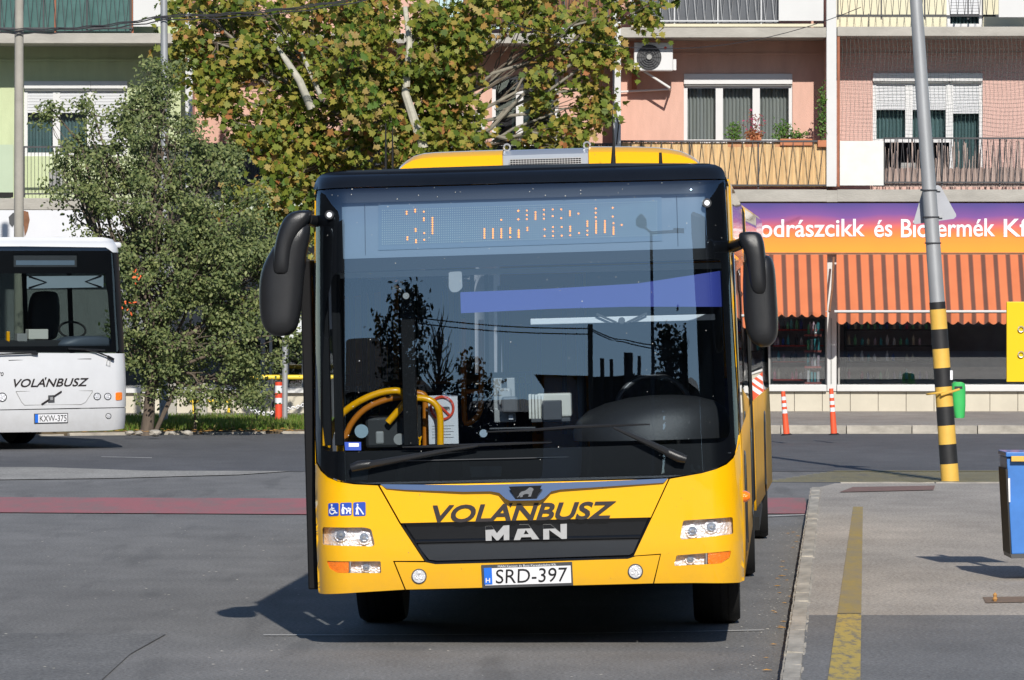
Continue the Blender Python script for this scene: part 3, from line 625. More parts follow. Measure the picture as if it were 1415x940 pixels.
    # dots placed by interpolation along the row
g = lambda i, j: V.on(528.5 + i * 3.03, 291 - i * 3.03 * .0335 + j * 3.1, .040)
C0 = {}
for i in range(0, 127, 6): C0[i] = (g(i, 0), g(i, 15))
for i in range(126):
    a0 = i // 6 * 6; a1 = min(a0 + 6, 126); t = (i - a0) / max(1, a1 - a0); tp = C0[a0][0].lerp(C0[a1][0], t); bt = C0[a0][1].lerp(C0[a1][1], t)
    for j in range(16):
        p = tp.lerp(bt, j / 15); r_ = .0029; mb.add([(p.x - r_, p.y, p.z - r_), (p.x + r_, p.y, p.z - r_), (p.x + r_, p.y, p.z + r_), (p.x - r_, p.y, p.z + r_)], [(0, 1, 2, 3)])
kind(mb.build("display_dots", mat("led_off", (.34, .42, .42), .5, var=.1), dp, fix=False), 'stuff')
lit = []
for cx, ys in [(296, (160, 182)), (380, (140, 160)), (465, (160, 225, 245)), (549, (220, 242, 264, 286, 308, 330, 350, 372)), (384, (330, 350)), (469, (370, 435)), (304, (410, 432)), (388, (437, 460)), (1057, (330, 350, 372, 393, 415)), (1140, (330, 350, 372, 393, 415)), (1222, (240, 330, 350, 372, 393, 412)), (1308, (325, 345, 365, 410)), (1390, (150, 235, 345, 365, 385, 407))]:
    lit += [(520 + cx / 7.075, 270 + y / 7.075) for y in ys]
for cx, ys in [(33, (357, 378, 400, 437)), (109, (375, 397, 415, 437)), (103, (203, 279)), (180, (200, 240, 276)), (185, (353, 375)), (257, (215, 237, 257, 275)), (332, (193, 235, 272)), (338, (368, 427)), (410, (190, 250)), (413, (347, 385, 425)), (486, (190, 268)), (490, (346, 423)), (563, (207, 225, 243)), (566, (343, 362, 381, 420)), (639, (227,)), (645, (400,)), (718, (297, 317, 337, 378, 415)), (792, (182, 220, 260)), (795, (295, 317, 337, 357, 378, 397)), (873, (293, 315, 333, 353, 373, 393)), (943, (175, 253)), (950, (313, 350, 370, 390, 408)), (1023, (327,))]:
    lit += [(700 + cx / 6.43, 260 + y / 6.43) for y in ys]
mb = MB()
for x, y in lit:
    c = V.on(x, y, .036); mb.add([(c.x + .0046 * math.cos(t * math.pi / 4), c.y, c.z + .0046 * math.sin(t * math.pi / 4)) for t in range(8)], [tuple(range(8))])
kind(mb.build("lit_display_dots", M["ledon"], dp, fix=False), 'stuff')
mb = MB()
for i in range(110):
    x, y = rnd.uniform(450, 1000), rnd.choice([rnd.uniform(250, 660), rnd.uniform(240, 330)]); c = V.on(x, y, -.0015); s3 = rnd.uniform(.0012, .0032); mb.add([(c.x - s3, c.y, c.z - s3), (c.x + s3, c.y, c.z - s3 * .6), (c.x + s3 * .7, c.y, c.z + s3), (c.x - s3 * .6, c.y, c.z + s3)], [(0, 1, 2, 3)])
kind(mb.build("glass_specks", mat("dust_speck", (.5, .5, .48), .9, var=.1), bus, fix=False), 'stuff')
# wipers
def wiper(cap, arm, blade):
    o = MB().tube([V.on(x, y, -.045) for x, y in cap], [.022, .030, .026], 10).build("wiper", M["plastic"], bus, smooth=True)
    MB().tube([V.on(x, y, -.05) for x, y in arm], [.022, .018, .012, .008], 8).build("wiper_arm", M["plastic"], o, smooth=True)
    MB().tube([V.on(x, y, -.032) for x, y in blade], [.004, .009, .010, .009, .004], 6).build("wiper_blade", M["plastic"], o, smooth=True)
wiper([(485, 647), (496, 643.5), (512, 641.5)], [(511, 642), (560, 633), (620, 622), (660, 616)], [(556, 618), (600, 617), (660, 615), (710, 613), (762, 611.5)])
wiper([(948, 635), (938, 632), (923, 625)], [(924, 625.5), (900, 614), (868, 600), (848, 591)], [(672, 597), (740, 594), (790, 590), (850, 588), (898, 586.5)])
strip("surround_seam", [(560, 637), (730, 633), (1010, 626)], M["dgrey"], .003, -.001)
# mirrors
def mirror(secs, arm, brk, w):
    o = V.sections("wing_mirror", secs, w, .11, M["plastic"])
    V.sections("mirror_arm", arm, w - .05, .085, M["plastic"], parent=o)
    MB().tube([V.at(x, y, w2) for x, y, w2 in brk], .035, 10).build("mirror_bracket", M["plastic"], o, smooth=True)
mirror([(309, 404, 428, .5), (313, 396, 429, .85), (326, 388, 429), (342, 377, 426), (358, 367, 423), (376, 360, 421), (396, 358, 419.5), (416, 358, 418), (438, 359.5, 415), (452, 364, 412), (460, 371, 406, .85), (465, 379, 398, .5)],
       [(290.5, 412, 430, .5), (294, 400, 431, .9), (303, 391, 430), (315, 386, 420), (330, 381.5, 408), (350, 378, 403), (370, 377, 402), (377, 378, 401, .9), (381, 381, 398, .6)], [(424, 303, .16), (432, 305, .25), (440, 308, .36)], .12)
mirror([(352, 1036, 1060, .6), (356, 1030, 1067, .9), (370, 1026.5, 1071.5), (400, 1026, 1073), (430, 1027, 1075), (455, 1030, 1076), (468, 1035, 1074), (476, 1043, 1068, .8), (480, 1051, 1061, .5)],
       [(320, 1024, 1044, .5), (323, 1020, 1052, .8), (334, 1021, 1056), (350, 1031, 1058), (380, 1034, 1060), (398, 1036, 1060.5), (406, 1041, 1059, .8), (409, 1046, 1054, .5)], [(1028, 335, .08), (1016, 340, .25), (1004, 342, .38)], .02)
# roof: body shell
def side(name, z0, z1, w0, w1, m, sg, off=0., nz=4, parent=None, thick=.03):
    mb = MB(); zs = [z0 + (z1 - z0) * i / nz for i in range(nz + 1)]
    def u(z, w): return sg * (V.hw(z) + off) + max(0, w - 10.2) * .016
    W = [None] + [x for x in (2, 4, 6, 8, 9.8, 11, 13, 15) if (w0 or 0.5) < x < w1] + [w1]
    if w0 is not None: W[0] = w0
    grid = [[(lambda ww: (u(z, ww), ww, z))(V.surf(V.hw(z), z) if x is None else x) for z in zs] for x in W]
    n = nz + 1; vs = [p for r_ in grid for p in r_]; fs = [(i*n+k, (i+1)*n+k, (i+1)*n+k+1, i*n+k+1) for i in range(len(W)-1) for k in range(nz)]
    o = mb.add(vs, fs).build(name, m, parent or bus); so = o.modifiers.new("thickness", 'SOLIDIFY'); so.thickness = thick; so.offset = -1
    o.data.shade_smooth()
    # outward normals
    c = sum((f.normal.x * sg for f in o.data.polygons))
    if c < 0: o.data.flip_normals()
    return o
END = 17.6
for sg, st in ((1, None), (-1, 1.75)):
    side("side_panel", .36, 1.22, st, 9.7, M["flank"], sg); side("side_panel", .36, 1.22, 10.9, END, M["flank"], sg)
    side("upper_side_panel", 2.30, 2.73, None, 9.7, M["yellow"], sg); side("upper_side_panel", 2.30, 2.73, 10.9, END, M["yellow"], sg)
    for a, c in ([(None, 9.7)] if sg > 0 else [(1.75, 9.7)]) + [(10.9, END)]:
        side("side_window", 1.22, 2.30, a, c, M["sglass"], sg, -.001, thick=.005)
    for a in (1.6, 3.4, 5.1, 6.8, 8.3, 12.6, 14.4, 16.1): side("window_post", 1.22, 2.3, a, a + .1, M["frit"], sg, -.03)
    side("bellows", .45, 2.7, 9.72, 10.88, M["rubber"], sg, -.04)
    for i in range(11): side("bellows_fold", .45, 2.7, 9.78 + i * .1, 9.82 + i * .1, M["rubber"], sg, .0)
side("door_post", .36, 2.3, None, .5, M["frit"], -1)
prof = lambda z1: [(V.hw(2.72), 2.69), (V.hw(2.72) - .012, 2.735), (V.hw(2.72) - .035, 2.77), (V.hw(2.72) - .085, 2.795), (.6, 2.815), (0, 2.825)]
def roof(name, w0, w1, m):
    p = prof(0); pr = p + [(-a, z) for a, z in reversed(p[:-1])]; W = [w0, w0 + .5] + [x for x in (4, 8, 12, 15) if w0 + .5 < x < w1] + [w1]
    rings = [[(a + max(0, x - 10.2) * .016, x, z) for a, z in pr] for x in W]; n = len(pr)
    o = MB().add([q_ for r_ in rings for q_ in r_], [(i*n+k, i*n+k+1, (i+1)*n+k+1, (i+1)*n+k) for i in range(len(W)-1) for k in range(n-1)]).build(name, m, bus, smooth=True)
    so = o.modifiers.new("thickness", 'SOLIDIFY'); so.thickness = .05; so.offset = -1
    if o.data.polygons[n // 2].normal.z < 0: o.data.flip_normals()
roof("roof_front", .30, 1.0, M["black"]); roof("roof", 1.0, 9.7, M["yellow"]); roof("bellows_roof", 9.7, 10.9, M["rubber"]); roof("rear_roof", 10.9, END, M["yellow"])
MB().box((-1.05, END - .05, .4), (1.30, END, 2.72)).build("rear_panel", M["yellow"], bus)
MB().box((-1.2, 1.2, .30), (1.2, 9.6, .40)).build("chassis", M["under"], bus); MB().box((-1.05, 9.6, .26), (1.3, END, .36)).build("chassis", M["under"], bus)
MB().box((-1.14, .30, .35), (1.14, .36, .98)).build("bulkhead", M["under"], bus)
for x in (-1, 1):
    for wy, rs in ((2.7, 1), (8.55, 1), (14.9, 1)):
        xx = x * (1.06 if wy < 3 else 1.12) + max(0, wy - 10.2) * .016
        steel_wheel("wheel", V, xx, wy, .485 - .026 * xx, .485, .29, x)
        xw = x * 1.2615 + max(0, wy - 10.2) * .016; arc = [(wy + .58 * math.cos(t * math.pi / 16), .42 + .58 * math.sin(t * math.pi / 16)) for t in range(17)]
        MB().add([(xw, yy, max(zz, .34)) for yy, zz in arc] + [(xw - x * .01, wy, .34)], [tuple(range(18))]).build("wheel_well", M["under"], bus)
        MB().tube([(x * 1.255 + max(0, wy - 10.2) * .016, wy + .6 * math.cos(t * math.pi / 12), .45 + .6 * math.sin(t * math.pi / 12)) for t in range(13)], .012, 6).build("wheel_arch", M["plastic"], bus)
MB().box((-.25, 2.6, .3), (.25, 2.8, .5)).build("axle", M["under"], bus)
p = V.at(1033, 686, .95); MB().loft([[(p.x - .06 + e, p.y + r_ * .05 * math.cos(t * math.pi / 6), p.z + r_ * .035 * math.sin(t * math.pi / 6)) for t in range(12)] for e, r_ in ((0, 1), (.05, 1), (.075, .6))]).build("side_marker", M["amber"], bus, smooth=True)
# open door leaf standing off the left side
dl = bpy.data.objects.new("door_leaf", None); col.objects.link(dl); dl.parent = bus
zb, zt = .36, 2.32
for nm, a, c in (("door_frame", (-1.335, .42, zb), (-1.275, .50, zt)), ("door_frame", (-1.335, 1.62, zb), (-1.275, 1.7, zt)), ("door_frame", (-1.33, .5, zb), (-1.28, 1.62, zb + .1)), ("door_frame", (-1.33, .5, zt - .09), (-1.28, 1.62, zt)), ("door_rail", (-1.32, .5, 1.15), (-1.285, 1.62, 1.2))):
    MB().box(a, c).build(nm, M["frit"], dl, bevel=.008)
MB().box((-1.31, .5, zb + .1), (-1.302, 1.62, zt - .09)).build("door_glass", M["sglass"], dl)
# roof pod and fittings
W0 = 1.1
def pod(name, top, m, w0, w1, base=262):
    pts = [V.at(x, y, w0) for x, y in top]; mb = MB(); n = len(pts); rings = []
    for wv, k, dz in ((w0 + .0, .80, -.06), (w0 + .06, .95, -.015), (w0 + .16, 1, 0), (w1, 1, 0)):
        rings.append([(p.x, wv, 2.78 + (p.z - 2.78) * k) for p in pts])
    vs = [p for r_ in rings for p in r_]; mb.add(vs, [(i*n+j, i*n+j+1, (i+1)*n+j+1, (i+1)*n+j) for i in range(len(rings)-1) for j in range(n-1)])
    lo = [(p.x, w0, 2.72) for p in pts]; k = len(mb.v); mb.add(lo, []); mb.f += [(j, j+1, k+j+1, k+j) for j in range(n-1)]
    return mb.build(name, m, bus, smooth=True)
pod("roof_pod", [(546, 238), (552, 229), (560, 221), (570, 214.5), (583, 211), (600, 209.5), (650, 207.5), (694, 206)], M["yellow"], W0, 4.0)
pod("roof_pod", [(813, 201.5), (870, 201.5), (905, 202.5), (925, 205), (940, 208), (952, 213), (960, 218), (968, 226)], M["yellow"], W0, 4.0)
pod("roof_pod_centre", [(694.6, 207), (750, 205), (812.4, 203.5)], mat("silver_paint", (.42, .46, .52), .35, .5, var=.05), W0 + .02, 4.0)
mb = MB(); gx = 26
gr = MB(); a, c_ = V.at(705, 229, W0 - .01), V.at(803, 218, W0 - .01); gr.box((a.x, W0 - .012, a.z), (c_.x, W0 + .0, c_.z)); gr.build("pod_vent", M["under"], bus)
for i in range(27): x = a.x + (c_.x - a.x) * i / 26; mb.box((x - .002, W0 - .02, a.z), (x + .002, W0 - .013, c_.z))
for j in range(4): z = a.z + (c_.z - a.z) * j / 3; mb.box((a.x, W0 - .0265, z - .002), (c_.x, W0 - .0205, z + .002))
kind(mb.build("vent_mesh", M["bchrome"], bus), 'stuff')
for x, y in ((700.5, 204), (811, 201)):
    c = V.at(x, y, W0 + .1); MB().tube([(c.x + .02 * math.cos(t * math.pi / 6), c.y, c.z + .02 * math.sin(t * math.pi / 6)) for t in range(13)], .006, 6, cap=False).build("lifting_eye", M["bchrome"], bus, smooth=True)
for pts, rr in (([(533, 240), (533, 170)], (.009, .004)), ([(542.5, 240), (542.5, 176)], (.009, .003)), ([(847.5, 226), (848, 196), (846, 150)], (.016, .007, .002)), ([(913, 226), (912.5, 211)], (.012, .009))):
    MB().tube([V.at(x, y, .6) for x, y in pts], list(rr), 8).build("antenna", M["rubber"], bus, smooth=True)
# ---- inside
def tb(name, pts, r_, m=M["rail"], parent=None, n=12, sm=3):
    P3 = [V.at(x, y, w_) for x, y, w_ in pts]
    out = []
    for i in range(len(P3) - 1):
        p0 = P3[max(i - 1, 0)]; p1, p2 = P3[i], P3[i + 1]; p3 = P3[min(i + 2, len(P3) - 1)]
        for k in range(sm):
            t = k / sm; out.append(.5 * ((2 * p1) + (p2 - p0) * t + (2*p0 - 5*p1 + 4*p2 - p3) * t * t + (3*p1 - p0 - 3*p2 + p3) * t ** 3))
    out.append(P3[-1]); return MB().tube(out, r_, n).build(name, m, parent or bus, smooth=True)
def ib(name, x0, y0, x1, y1, w0, d, m, bevel=.004, parent=None):
    a, c = V.at(x0, y1, w0), V.at(x1, y0, w0); return MB().box((a.x, w0, a.z), (c.x, w0 + d, c.z)).build(name, m, parent or bus, bevel=bevel)
MB().box((-1.18, .9, .36), (1.18, END - .1, .40)).build("bus_floor", M["dark"], bus)
MB().box((-1.14, .5, 2.32), (1.14, 9.6, 2.40)).build("ceiling", mat("ceiling_lining", (.35, .38, .4), .7, var=.03), bus)
MB().box((-1.15, .36, .92), (1.15, .78, .99)).build("dashboard", M["dark"], bus, bevel=.02)
MB().box((.28, .45, .985), (1.12, 1.0, 1.06)).build("dashboard", M["dark"], bus, bevel=.03)
# instrument cowl: a low wide dome
rings = []
for k, (py, xl, xr) in enumerate([(607, 792, 1008), (595, 790, 1009), (580, 796, 1008), (566, 812, 1002), (556, 836, 988), (549, 868, 962), (546.5, 895, 935)]):
    a, c = V.at(xl, py, .55), V.at(xr, py, .55); m_ = (a + c) / 2; r1 = (c - a).length / 2; dp_ = .30 * (1 - (k / 7) ** 2) + .05
    rings.append([(m_.x + r1 * math.cos(2*math.pi*t/28), .62 + dp_ * math.sin(2*math.pi*t/28), m_.z) for t in range(28)])
MB().loft(rings).build("instrument_cowl", mat("cowl_vinyl", (.032, .032, .034), .42, var=.1, vs=6, bump=.2, bs=300), bus, smooth=True)
c = V.at(903, 566, 1.15); sw = bpy.data.objects.new("steering_wheel", None); col.objects.link(sw); sw.parent = bus; sw.location = c; sw.rotation_euler = (R(-18), 0, 0)
sw.rotation_euler = (R(62), 0, 0)
MB().tube([(.225 * math.cos(t * math.pi / 18), 0, .225 * math.sin(t * math.pi / 18)) for t in range(37)], .017, 10, cap=False).build("wheel_rim", mat("wheel_vinyl", (.10, .10, .105), .35, var=.05), sw, smooth=True)
sw.rotation_euler = (R(-25), 0, 0)
for t in (.2, 2.94, 4.7): MB().tube([(0, .03, 0), (.22 * math.cos(t), 0, .22 * math.sin(t))], .014, 8).build("wheel_spoke", M["dgrey"], sw)
MB().cyl((0, -.02, 0), (0, .06, 0), .06).build("wheel_hub", M["dgrey"], sw)
V.sections("driver_seat", [(470, 880, 930, .6), (476, 868, 942), (520, 860, 952), (560, 855, 960)], 1.9, .09, mat("driver_fabric", (.05, .055, .065), .9, var=.2, vs=20))
# ticket machine and validator
tm = ib("ticket_machine", 742, 543, 789, 577, .62, .12, M["beige"], .012)
for i in range(5): ib("cooling_fin", 731 + i * 4.4, 545 + i * .2, 733.6 + i * 4.4, 579, .60, .13, M["beige"], .003, tm)
ib("machine_screen", 750, 553, 776, 581, .56, .03, M["dgrey"], .006, tm); ib("machine_base", 734, 577, 788, 584, .6, .14, M["dgrey"], .004, tm)
tv = ib("ticket_printer", 683, 522, 711, 584, .66, .05, M["grey"], .006)
ib("printer_body", 689, 536, 706, 560, .60, .06, M["grey"], .012, tv); ib("printer_head", 693, 548, 715, 571, .55, .06, M["dgrey"], .015, tv); ib("printer_knob", 694, 522, 700, 537, .62, .03, M["rubber"], .005, tv); ib("printer_label", 703, 573, 709, 580, .62, .02, M["plate"], .001, tv)
ib("printer_shelf", 676, 590, 740, 594, .6, .15, M["dgrey"])
# handrails at the door and partition
tb("handrail", [(452, 618, .75), (460, 590, .75), (475, 570, .72), (498, 554, .70), (525, 543, .70), (548, 540, .70), (557, 544, .72), (560, 552, .75)], .021)
tb("handrail", [(536, 584, .85), (550, 568, .85), (560, 556, .85), (578, 550, .85), (596, 554, .85), (606, 566, .85), (608.5, 585, .85), (608.5, 616, .85)], .021)
tb("handrail", [(474, 616, 1.1), (484, 588, 1.1), (505, 565, 1.1), (535, 552, 1.1), (560, 548, 1.1), (572, 543, 1.1), (586, 546, 1.1), (588, 560, 1.1), (588, 616, 1.1)], .019, M["orail"])
tb("handrail", [(641, 440, 2.4), (641, 520, 2.4), (642, 575, 2.4), (646, 585, 2.4), (656, 579, 2.4), (664, 565, 2.4), (665, 520, 2.4), (665, 442, 2.4)], .018, M["orail"])
tb("handrail", [(642, 541, 2.4), (665, 541, 2.4)], .015, M["orail"], sm=1)
for x, w_ in ((700, 5.), (745, 6.2), (780, 7.6), (690, 8.6), (828, 4.4)): tb("handrail", [(x, 395, w_), (x, 600, w_)], .016, M["orail"], sm=1)
ib("door_pillar", 558, 380, 571, 616, .58, .08, M["frit"]); ib("door_pillar", 463, 380, 469, 616, .5, .05, M["frit"]); ib("door_pillar", 446, 380, 452, 616, .45, .05, M["frit"])
tb("inner_post", [(440, 560, .4), (447, 616, .4)], .01, M["rail"], sm=1)
np_ = ib("no_smoking_notice", 593, 546, 632, 614, .95, .012, M["poster"], 0)
c = V.at(611, 564, .94); mb = MB(); mb.tube([(c.x + .068 * math.cos(t * math.pi / 16), c.y, c.z + .068 * math.sin(t * math.pi / 16)) for t in range(33)], .008, 6, cap=False); mb.tube([(c.x - .05, c.y - .002, c.z + .05), (c.x + .05, c.y - .002, c.z - .05)], .007, 6)
mb.build("ban_ring", M["red"], np_); MB().box((c.x - .05, c.y, c.z - .01), (c.x + .045, c.y + .004, c.z + .008)).build("cigarette_mark", M["dgrey"], np_)
for i in range(5): ib("notice_line", 597, 588 + i * 4, 627 - (i % 2) * 4, 589 + i * 4, .945, .003, M["grey"], 0, np_)
V.disc("windscreen_sticker", 499.5, 596, 9.5, mat("pale_sticker", (.24, .33, .37), .6, var=.02), .025, thick=0)
V.disc("windscreen_sticker", 668, 599, 5.5, mat("pale_sticker_two", (.3, .36, .42), .6, var=.02), .025, thick=0)
tg = b("toll_tag", [(476, 611), (499, 611), (499, 622.5), (477, 622.5)], M["blue"], -.003, 0); b("tag_strip", [(482, 612.5), (496, 612.5), (496, 617.5), (482, 617.5)], M["plate"], -.005, 0, parent=tg)
ib("cable_chain", 577, 560, 581, 606, .8, .02, M["rubber"]); MB().tube([V.at(x, y, .78) for x, y in ((576, 603), (579, 606), (582, 603), (580, 610), (580, 615))], .006, 6).build("yellow_hook", M["rail"], bus)
ib("gear_handle", 519, 596, 530, 614, .7, .04, M["grey"], .01); p = V.at(552, 607, .7); MB().cyl((p.x, .68, p.z), (p.x, .74, p.z), .034, 18).build("door_knob", M["grey"], bus)
so = b("rain_sensor", round_poly([(620, 376), (638, 375), (639, 398), (632, 404), (624, 404), (620, 398)], 3), M["grey"], .02, .03); V.disc("camera_dome", 561, 409, 4.5, M["grey"], .02, thick=.01)
b("sun_blind", [(636, 404), (760, 399), (880, 392), (999, 374), (1001, 424), (870, 424), (760, 427), (637, 433)], M["visor"], .06, 0)
ib("blind_roller", 733, 434, 988, 449, .60, .03, mat("roller_white", (.7, .72, .74), .5, var=.03), .004)
for pts in ([(824, 434), (852, 446)], [(894, 433), (866, 446)]): MB().tube([V.at(x, y, .57) for x, y in pts], .007, 6).build("blind_arm", M["dgrey"], bus)
p = V.at(859, 443, .56); MB().cyl((p.x, .55, p.z), (p.x, .60, p.z), .02, 14).build("blind_knob", M["dgrey"], bus)
ib("ceiling_edge", 455, 371, 1000, 377, .55, .03, mat("edge_lining", (.45, .48, .5), .6, var=.03), .003)
for wv in (3.8, 4.7, 5.6, 6.5, 7.4):
    for x in (-.75, .75):
        s_ = bpy.data.objects.new("passenger_seat", None); col.objects.link(s_); s_.parent = bus; s_.location = (x, wv, .4)
        MB().box((-.42, 0, .35), (.42, .42, .45)).build("seat_cushion", M["seat"], s_, bevel=.03); MB().box((-.42, .40, .45), (.42, .48, 1.05)).build("seat_back", M["seat"], s_, bevel=.03)
        MB().tube([(-.42, .5, .9), (-.42, .5, 1.12), (.42, .5, 1.12), (.42, .5, .9)], .014, 8).build("grab_handle", M["orail"], s_)
MB().box((.25, 1.65, .4), (.29, 2.0, 2.2)).build("driver_partition", M["dark"], bus); MB().box((.3, 2.15, .4), (1.15, 2.2, 2.25)).build("driver_partition", M["dark"], bus)
ib("door_box", 505, 575, 565, 620, .9, .3, M["dark"], .02)

# ================================================================ THE WHITE BUS
wb = thing("white_bus", "white coach-style bus parked at the left edge in front of the green building", "bus", (-6.25, 73.9, 0), (0, 0, R(30)))
U = Veh(wb, 1.25, 1.17, 2.86, .3, .05, 1.1, .06, .16)
pt = U.patch
gl = round_poly([(-60, 341), (30, 341), (146, 342.5), (155, 349), (158, 385), (160, 430), (164, 487), (60, 487), (-60, 485)], 5)
pt("front_roof", [(-80, 341), (30, 340.5), (146, 342), (156, 349), (172, 349), (168, 334), (140, 328), (-80, 328)], M["buswhite"], 0, .03)
pt("windscreen", gl, glass("coach_windscreen", (.68, .74, .76), 2.0), 0, 0)
pt("windscreen_surround", gl, M["frit"], .015, .02, holes=[round_poly([(-18, 378), (146, 378), (150, 410), (155, 478), (-16, 479)], 4)[::-1], [(19, 351), (107, 351), (107, 369), (19, 369)][::-1]])
pt("pillar_trim", [(156.5, 350), (175, 350), (175, 487), (165.2, 487), (161, 430), (159, 385)], M["frit"], .003, .02)
dd = pt("destination_display", [(12, 348), (112, 348), (112, 372), (12, 372)], M["dgrey"], .05, 0); pt("display_face", [(22, 360), (103, 360), (103, 366.5), (22, 366.5)], M["display"], .045, 0, parent=dd)
pt("front_panel", [(-80, 486.5), (60, 488), (164.5, 488.5), (185, 488.5), (185, 562), (100, 564), (-80, 567)], M["buswhite"], 0, .03)
pt("bumper", [(-80, 568), (100, 565.4), (185, 563), (185, 590), (166, 593), (150, 595), (60, 597), (-80, 598)], M["buswhite"], 0, .04)
U.text("bus_lettering", "VOLANBUSZ", [(19, 523.8), (123, 522.3), (122, 533.6), (18, 535.4)], M["ink"], off=-.01, shear=.22, offset=.014)
pt("bus_lettering_accent", [(62, 521.6), (64.6, 521.4), (63.4, 525), (62.2, 525)], M["ink"], -.0105, 0)
U.text("model_lettering", "ro", [(-2, 514.5), (5, 514.5), (5, 519.5), (-2, 519.5)], M["ink"], off=-.01, shear=.2)
def ustrip(name, pts, m, r_=.006, off=-.004): return MB().tube([U.on(x, y, off) for x, y in pts], r_, 6).build(name, m, wb, smooth=True)
ustrip("panel_gap", [(12, 498), (126, 496)], M["dgrey"], .005); ustrip("panel_gap", [(22, 541), (30, 556), (34, 560), (112, 559), (118, 556), (128, 541)], M["grey"], .004); ustrip("panel_gap", [(22, 541), (128, 540)], M["grey"], .004)
ustrip("emblem_bar", [(57.5, 559), (85, 541)], M["ink"], .012, -.012); pt("emblem_square", [(67, 546.5), (75.5, 546), (75.5, 555.5), (67, 556)], M["dgrey"], -.02, .01); pt("emblem_core", [(69.4, 549), (73.2, 548.8), (73.2, 553), (69.4, 553.2)], M["bchrome"], -.024, .002)
for x, y, rr in ((3, 549, 6.5), (-13, 549, 5), (134.5, 548, 5.2), (149, 548, 5), (150, 575, 4)):
    o = U.disc("headlight", x, y, rr, M["dgrey"], -.006, thick=.02); U.disc("lamp_lens", x, y, rr * .78, M["refl"], -.012, thick=.004, parent=o); U.disc("lamp_bulb", x, y, rr * .35, M["bulb"], -.018, thick=.004, parent=o)
pt("indicator_light", round_poly([(160, 542.5), (169, 542), (169, 552.5), (160, 553.5)], 2), M["amber"], -.01, .01)
pl = pt("number_plate", [(47.4, 571.8), (94, 570.8), (94, 584.4), (47.6, 585.4)], M["dgrey"], -.012, .01)
pt("plate_face", [(48.6, 573), (93, 572), (93, 583.4), (48.8, 584.4)], M["plate"], -.016, .002, parent=pl); pt("plate_band", [(48.4, 572.8), (52.8, 572.7), (52.8, 584.2), (48.6, 584.4)], M["eublue"], -.019, 0, parent=pl)
U.text("plate_letters", "KXW-375", [(55, 574.3), (92, 573.5), (92, 582), (55, 582.8)], M["platelet"], off=-.02, parent=pl)
def uw(cap, arm, blade):
    o = MB().tube([U.on(x, y, -.04) for x, y in cap], .02, 8).build("wiper", M["plastic"], wb, smooth=True)
    MB().tube([U.on(x, y, -.045) for x, y in arm], .011, 6).build("wiper_arm", M["plastic"], o); MB().tube([U.on(x, y, -.03) for x, y in blade], .012, 6).build("wiper_blade", M["plastic"], o)
uw([(157, 497), (149, 493)], [(150, 493), (132, 486), (118, 483)], [(95, 482), (145, 484)]); uw([(52, 489), (44, 488)], [(46, 488), (20, 489), (-10, 490)], [(-30, 486), (50, 486)])
MB().tube([U.on(x, y, -.02) for x, y in ((149, 494), (147, 504), (152, 506), (152, 496))], .005, 6).build("washer_hose", M["grey"], wb)
CG = glass("tinted_side_glass", (.62, .68, .64), 1.5)
def uside(name, z0, z1, w0, w1, m, sg, th=.03):
    a = U.hw(z0); c = U.hw(z1); s0 = w0 if w0 is not None else None
    y0, y1 = (w0, w0) if w0 is not None else (U.surf(a, z0), U.surf(c, z1))
    o = MB().add([(sg*a, y0, z0), (sg*a, w1, z0), (sg*c, w1, z1), (sg*c, y1, z1)], [(0, 1, 2, 3)]).build(name, m, wb, fix=False)
    so = o.modifiers.new("thickness", 'SOLIDIFY'); so.thickness = th; so.offset = 0
for sg in (1, -1):
    uside("side_panel", .3, 1.25, None, 11, M["buswhite"], sg); uside("upper_side_panel", 2.45, 2.78, None, 11, M["buswhite"], sg)
    for i in range(7): uside("side_window", 1.25, 2.45, .55 + i * 1.5, 1.95 + i * 1.5, CG if sg > 0 else M["sglass"], sg, .006); uside("window_post", 1.25, 2.45, .45 + i * 1.5, .55 + i * 1.5, M["frit"], sg)
MB().box((-1.19, .3, 2.76), (1.19, 11, 2.84)).build("roof", M["buswhite"], wb, bevel=.03); MB().box((-1.2, .5, .3), (1.2, 11, .5)).build("bus_floor", M["under"], wb); MB().box((-1.2, 10.95, .3), (1.2, 11, 2.8)).build("rear_panel", M["buswhite"], wb)
MB().tube([(-.2, .6, 2.87), (.35, .6, 2.9), (.9, .6, 2.87)], .02, 6).build("roof_hatch", M["white"], wb)
for x in (-1, 1):
    for wy in (3.4, 8.8): steel_wheel("wheel", U, x * 1.05, wy, .48, .48, .28, x)
pt("sun_visor", [(37, 382), (143, 381), (143, 397), (37, 399)], mat("grey_visor", (.25, .3, .33), .6, var=.05), .06, 0)
for q_ in ([(40, 382), (64, 390), (40, 398)], [(140, 381), (118, 389), (140, 397)]): MB().tube([U.on(x, y, .05) for x, y in q_], .012, 6).build("visor_arm", M["frit"], wb)
def uat(name, x0, y0, x1, y1, w0, d, m, bv=.01):
    a, c = U.at(x0, y1, w0), U.at(x1, y0, w0); return MB().box((a.x, w0, a.z), (c.x, w0 + d, c.z)).build(name, m, wb, bevel=bv)
uat("dashboard", -30, 470, 152, 486, .5, .4, M["dark"]); uat("ticket_machine", 40, 455, 67, 469, .55, .12, M["beige"]); uat("ticket_printer", 24, 461, 38, 474, .5, .1, M["grey"]); uat("cab_post", 10, 458, 14, 474, .5, .05, M["rail"])
U.sections("instrument_cowl", [(482, 72, 158), (474, 74, 157), (468, 82, 152), (464, 95, 138)], .6, .25, mat("blue_vinyl", (.08, .10, .13), .5, var=.1)); U.sections("driver_seat", [(402, 50, 76, .7), (408, 42, 81), (440, 38, 82), (475, 40, 80)], 1.6, .12, M["dark"])
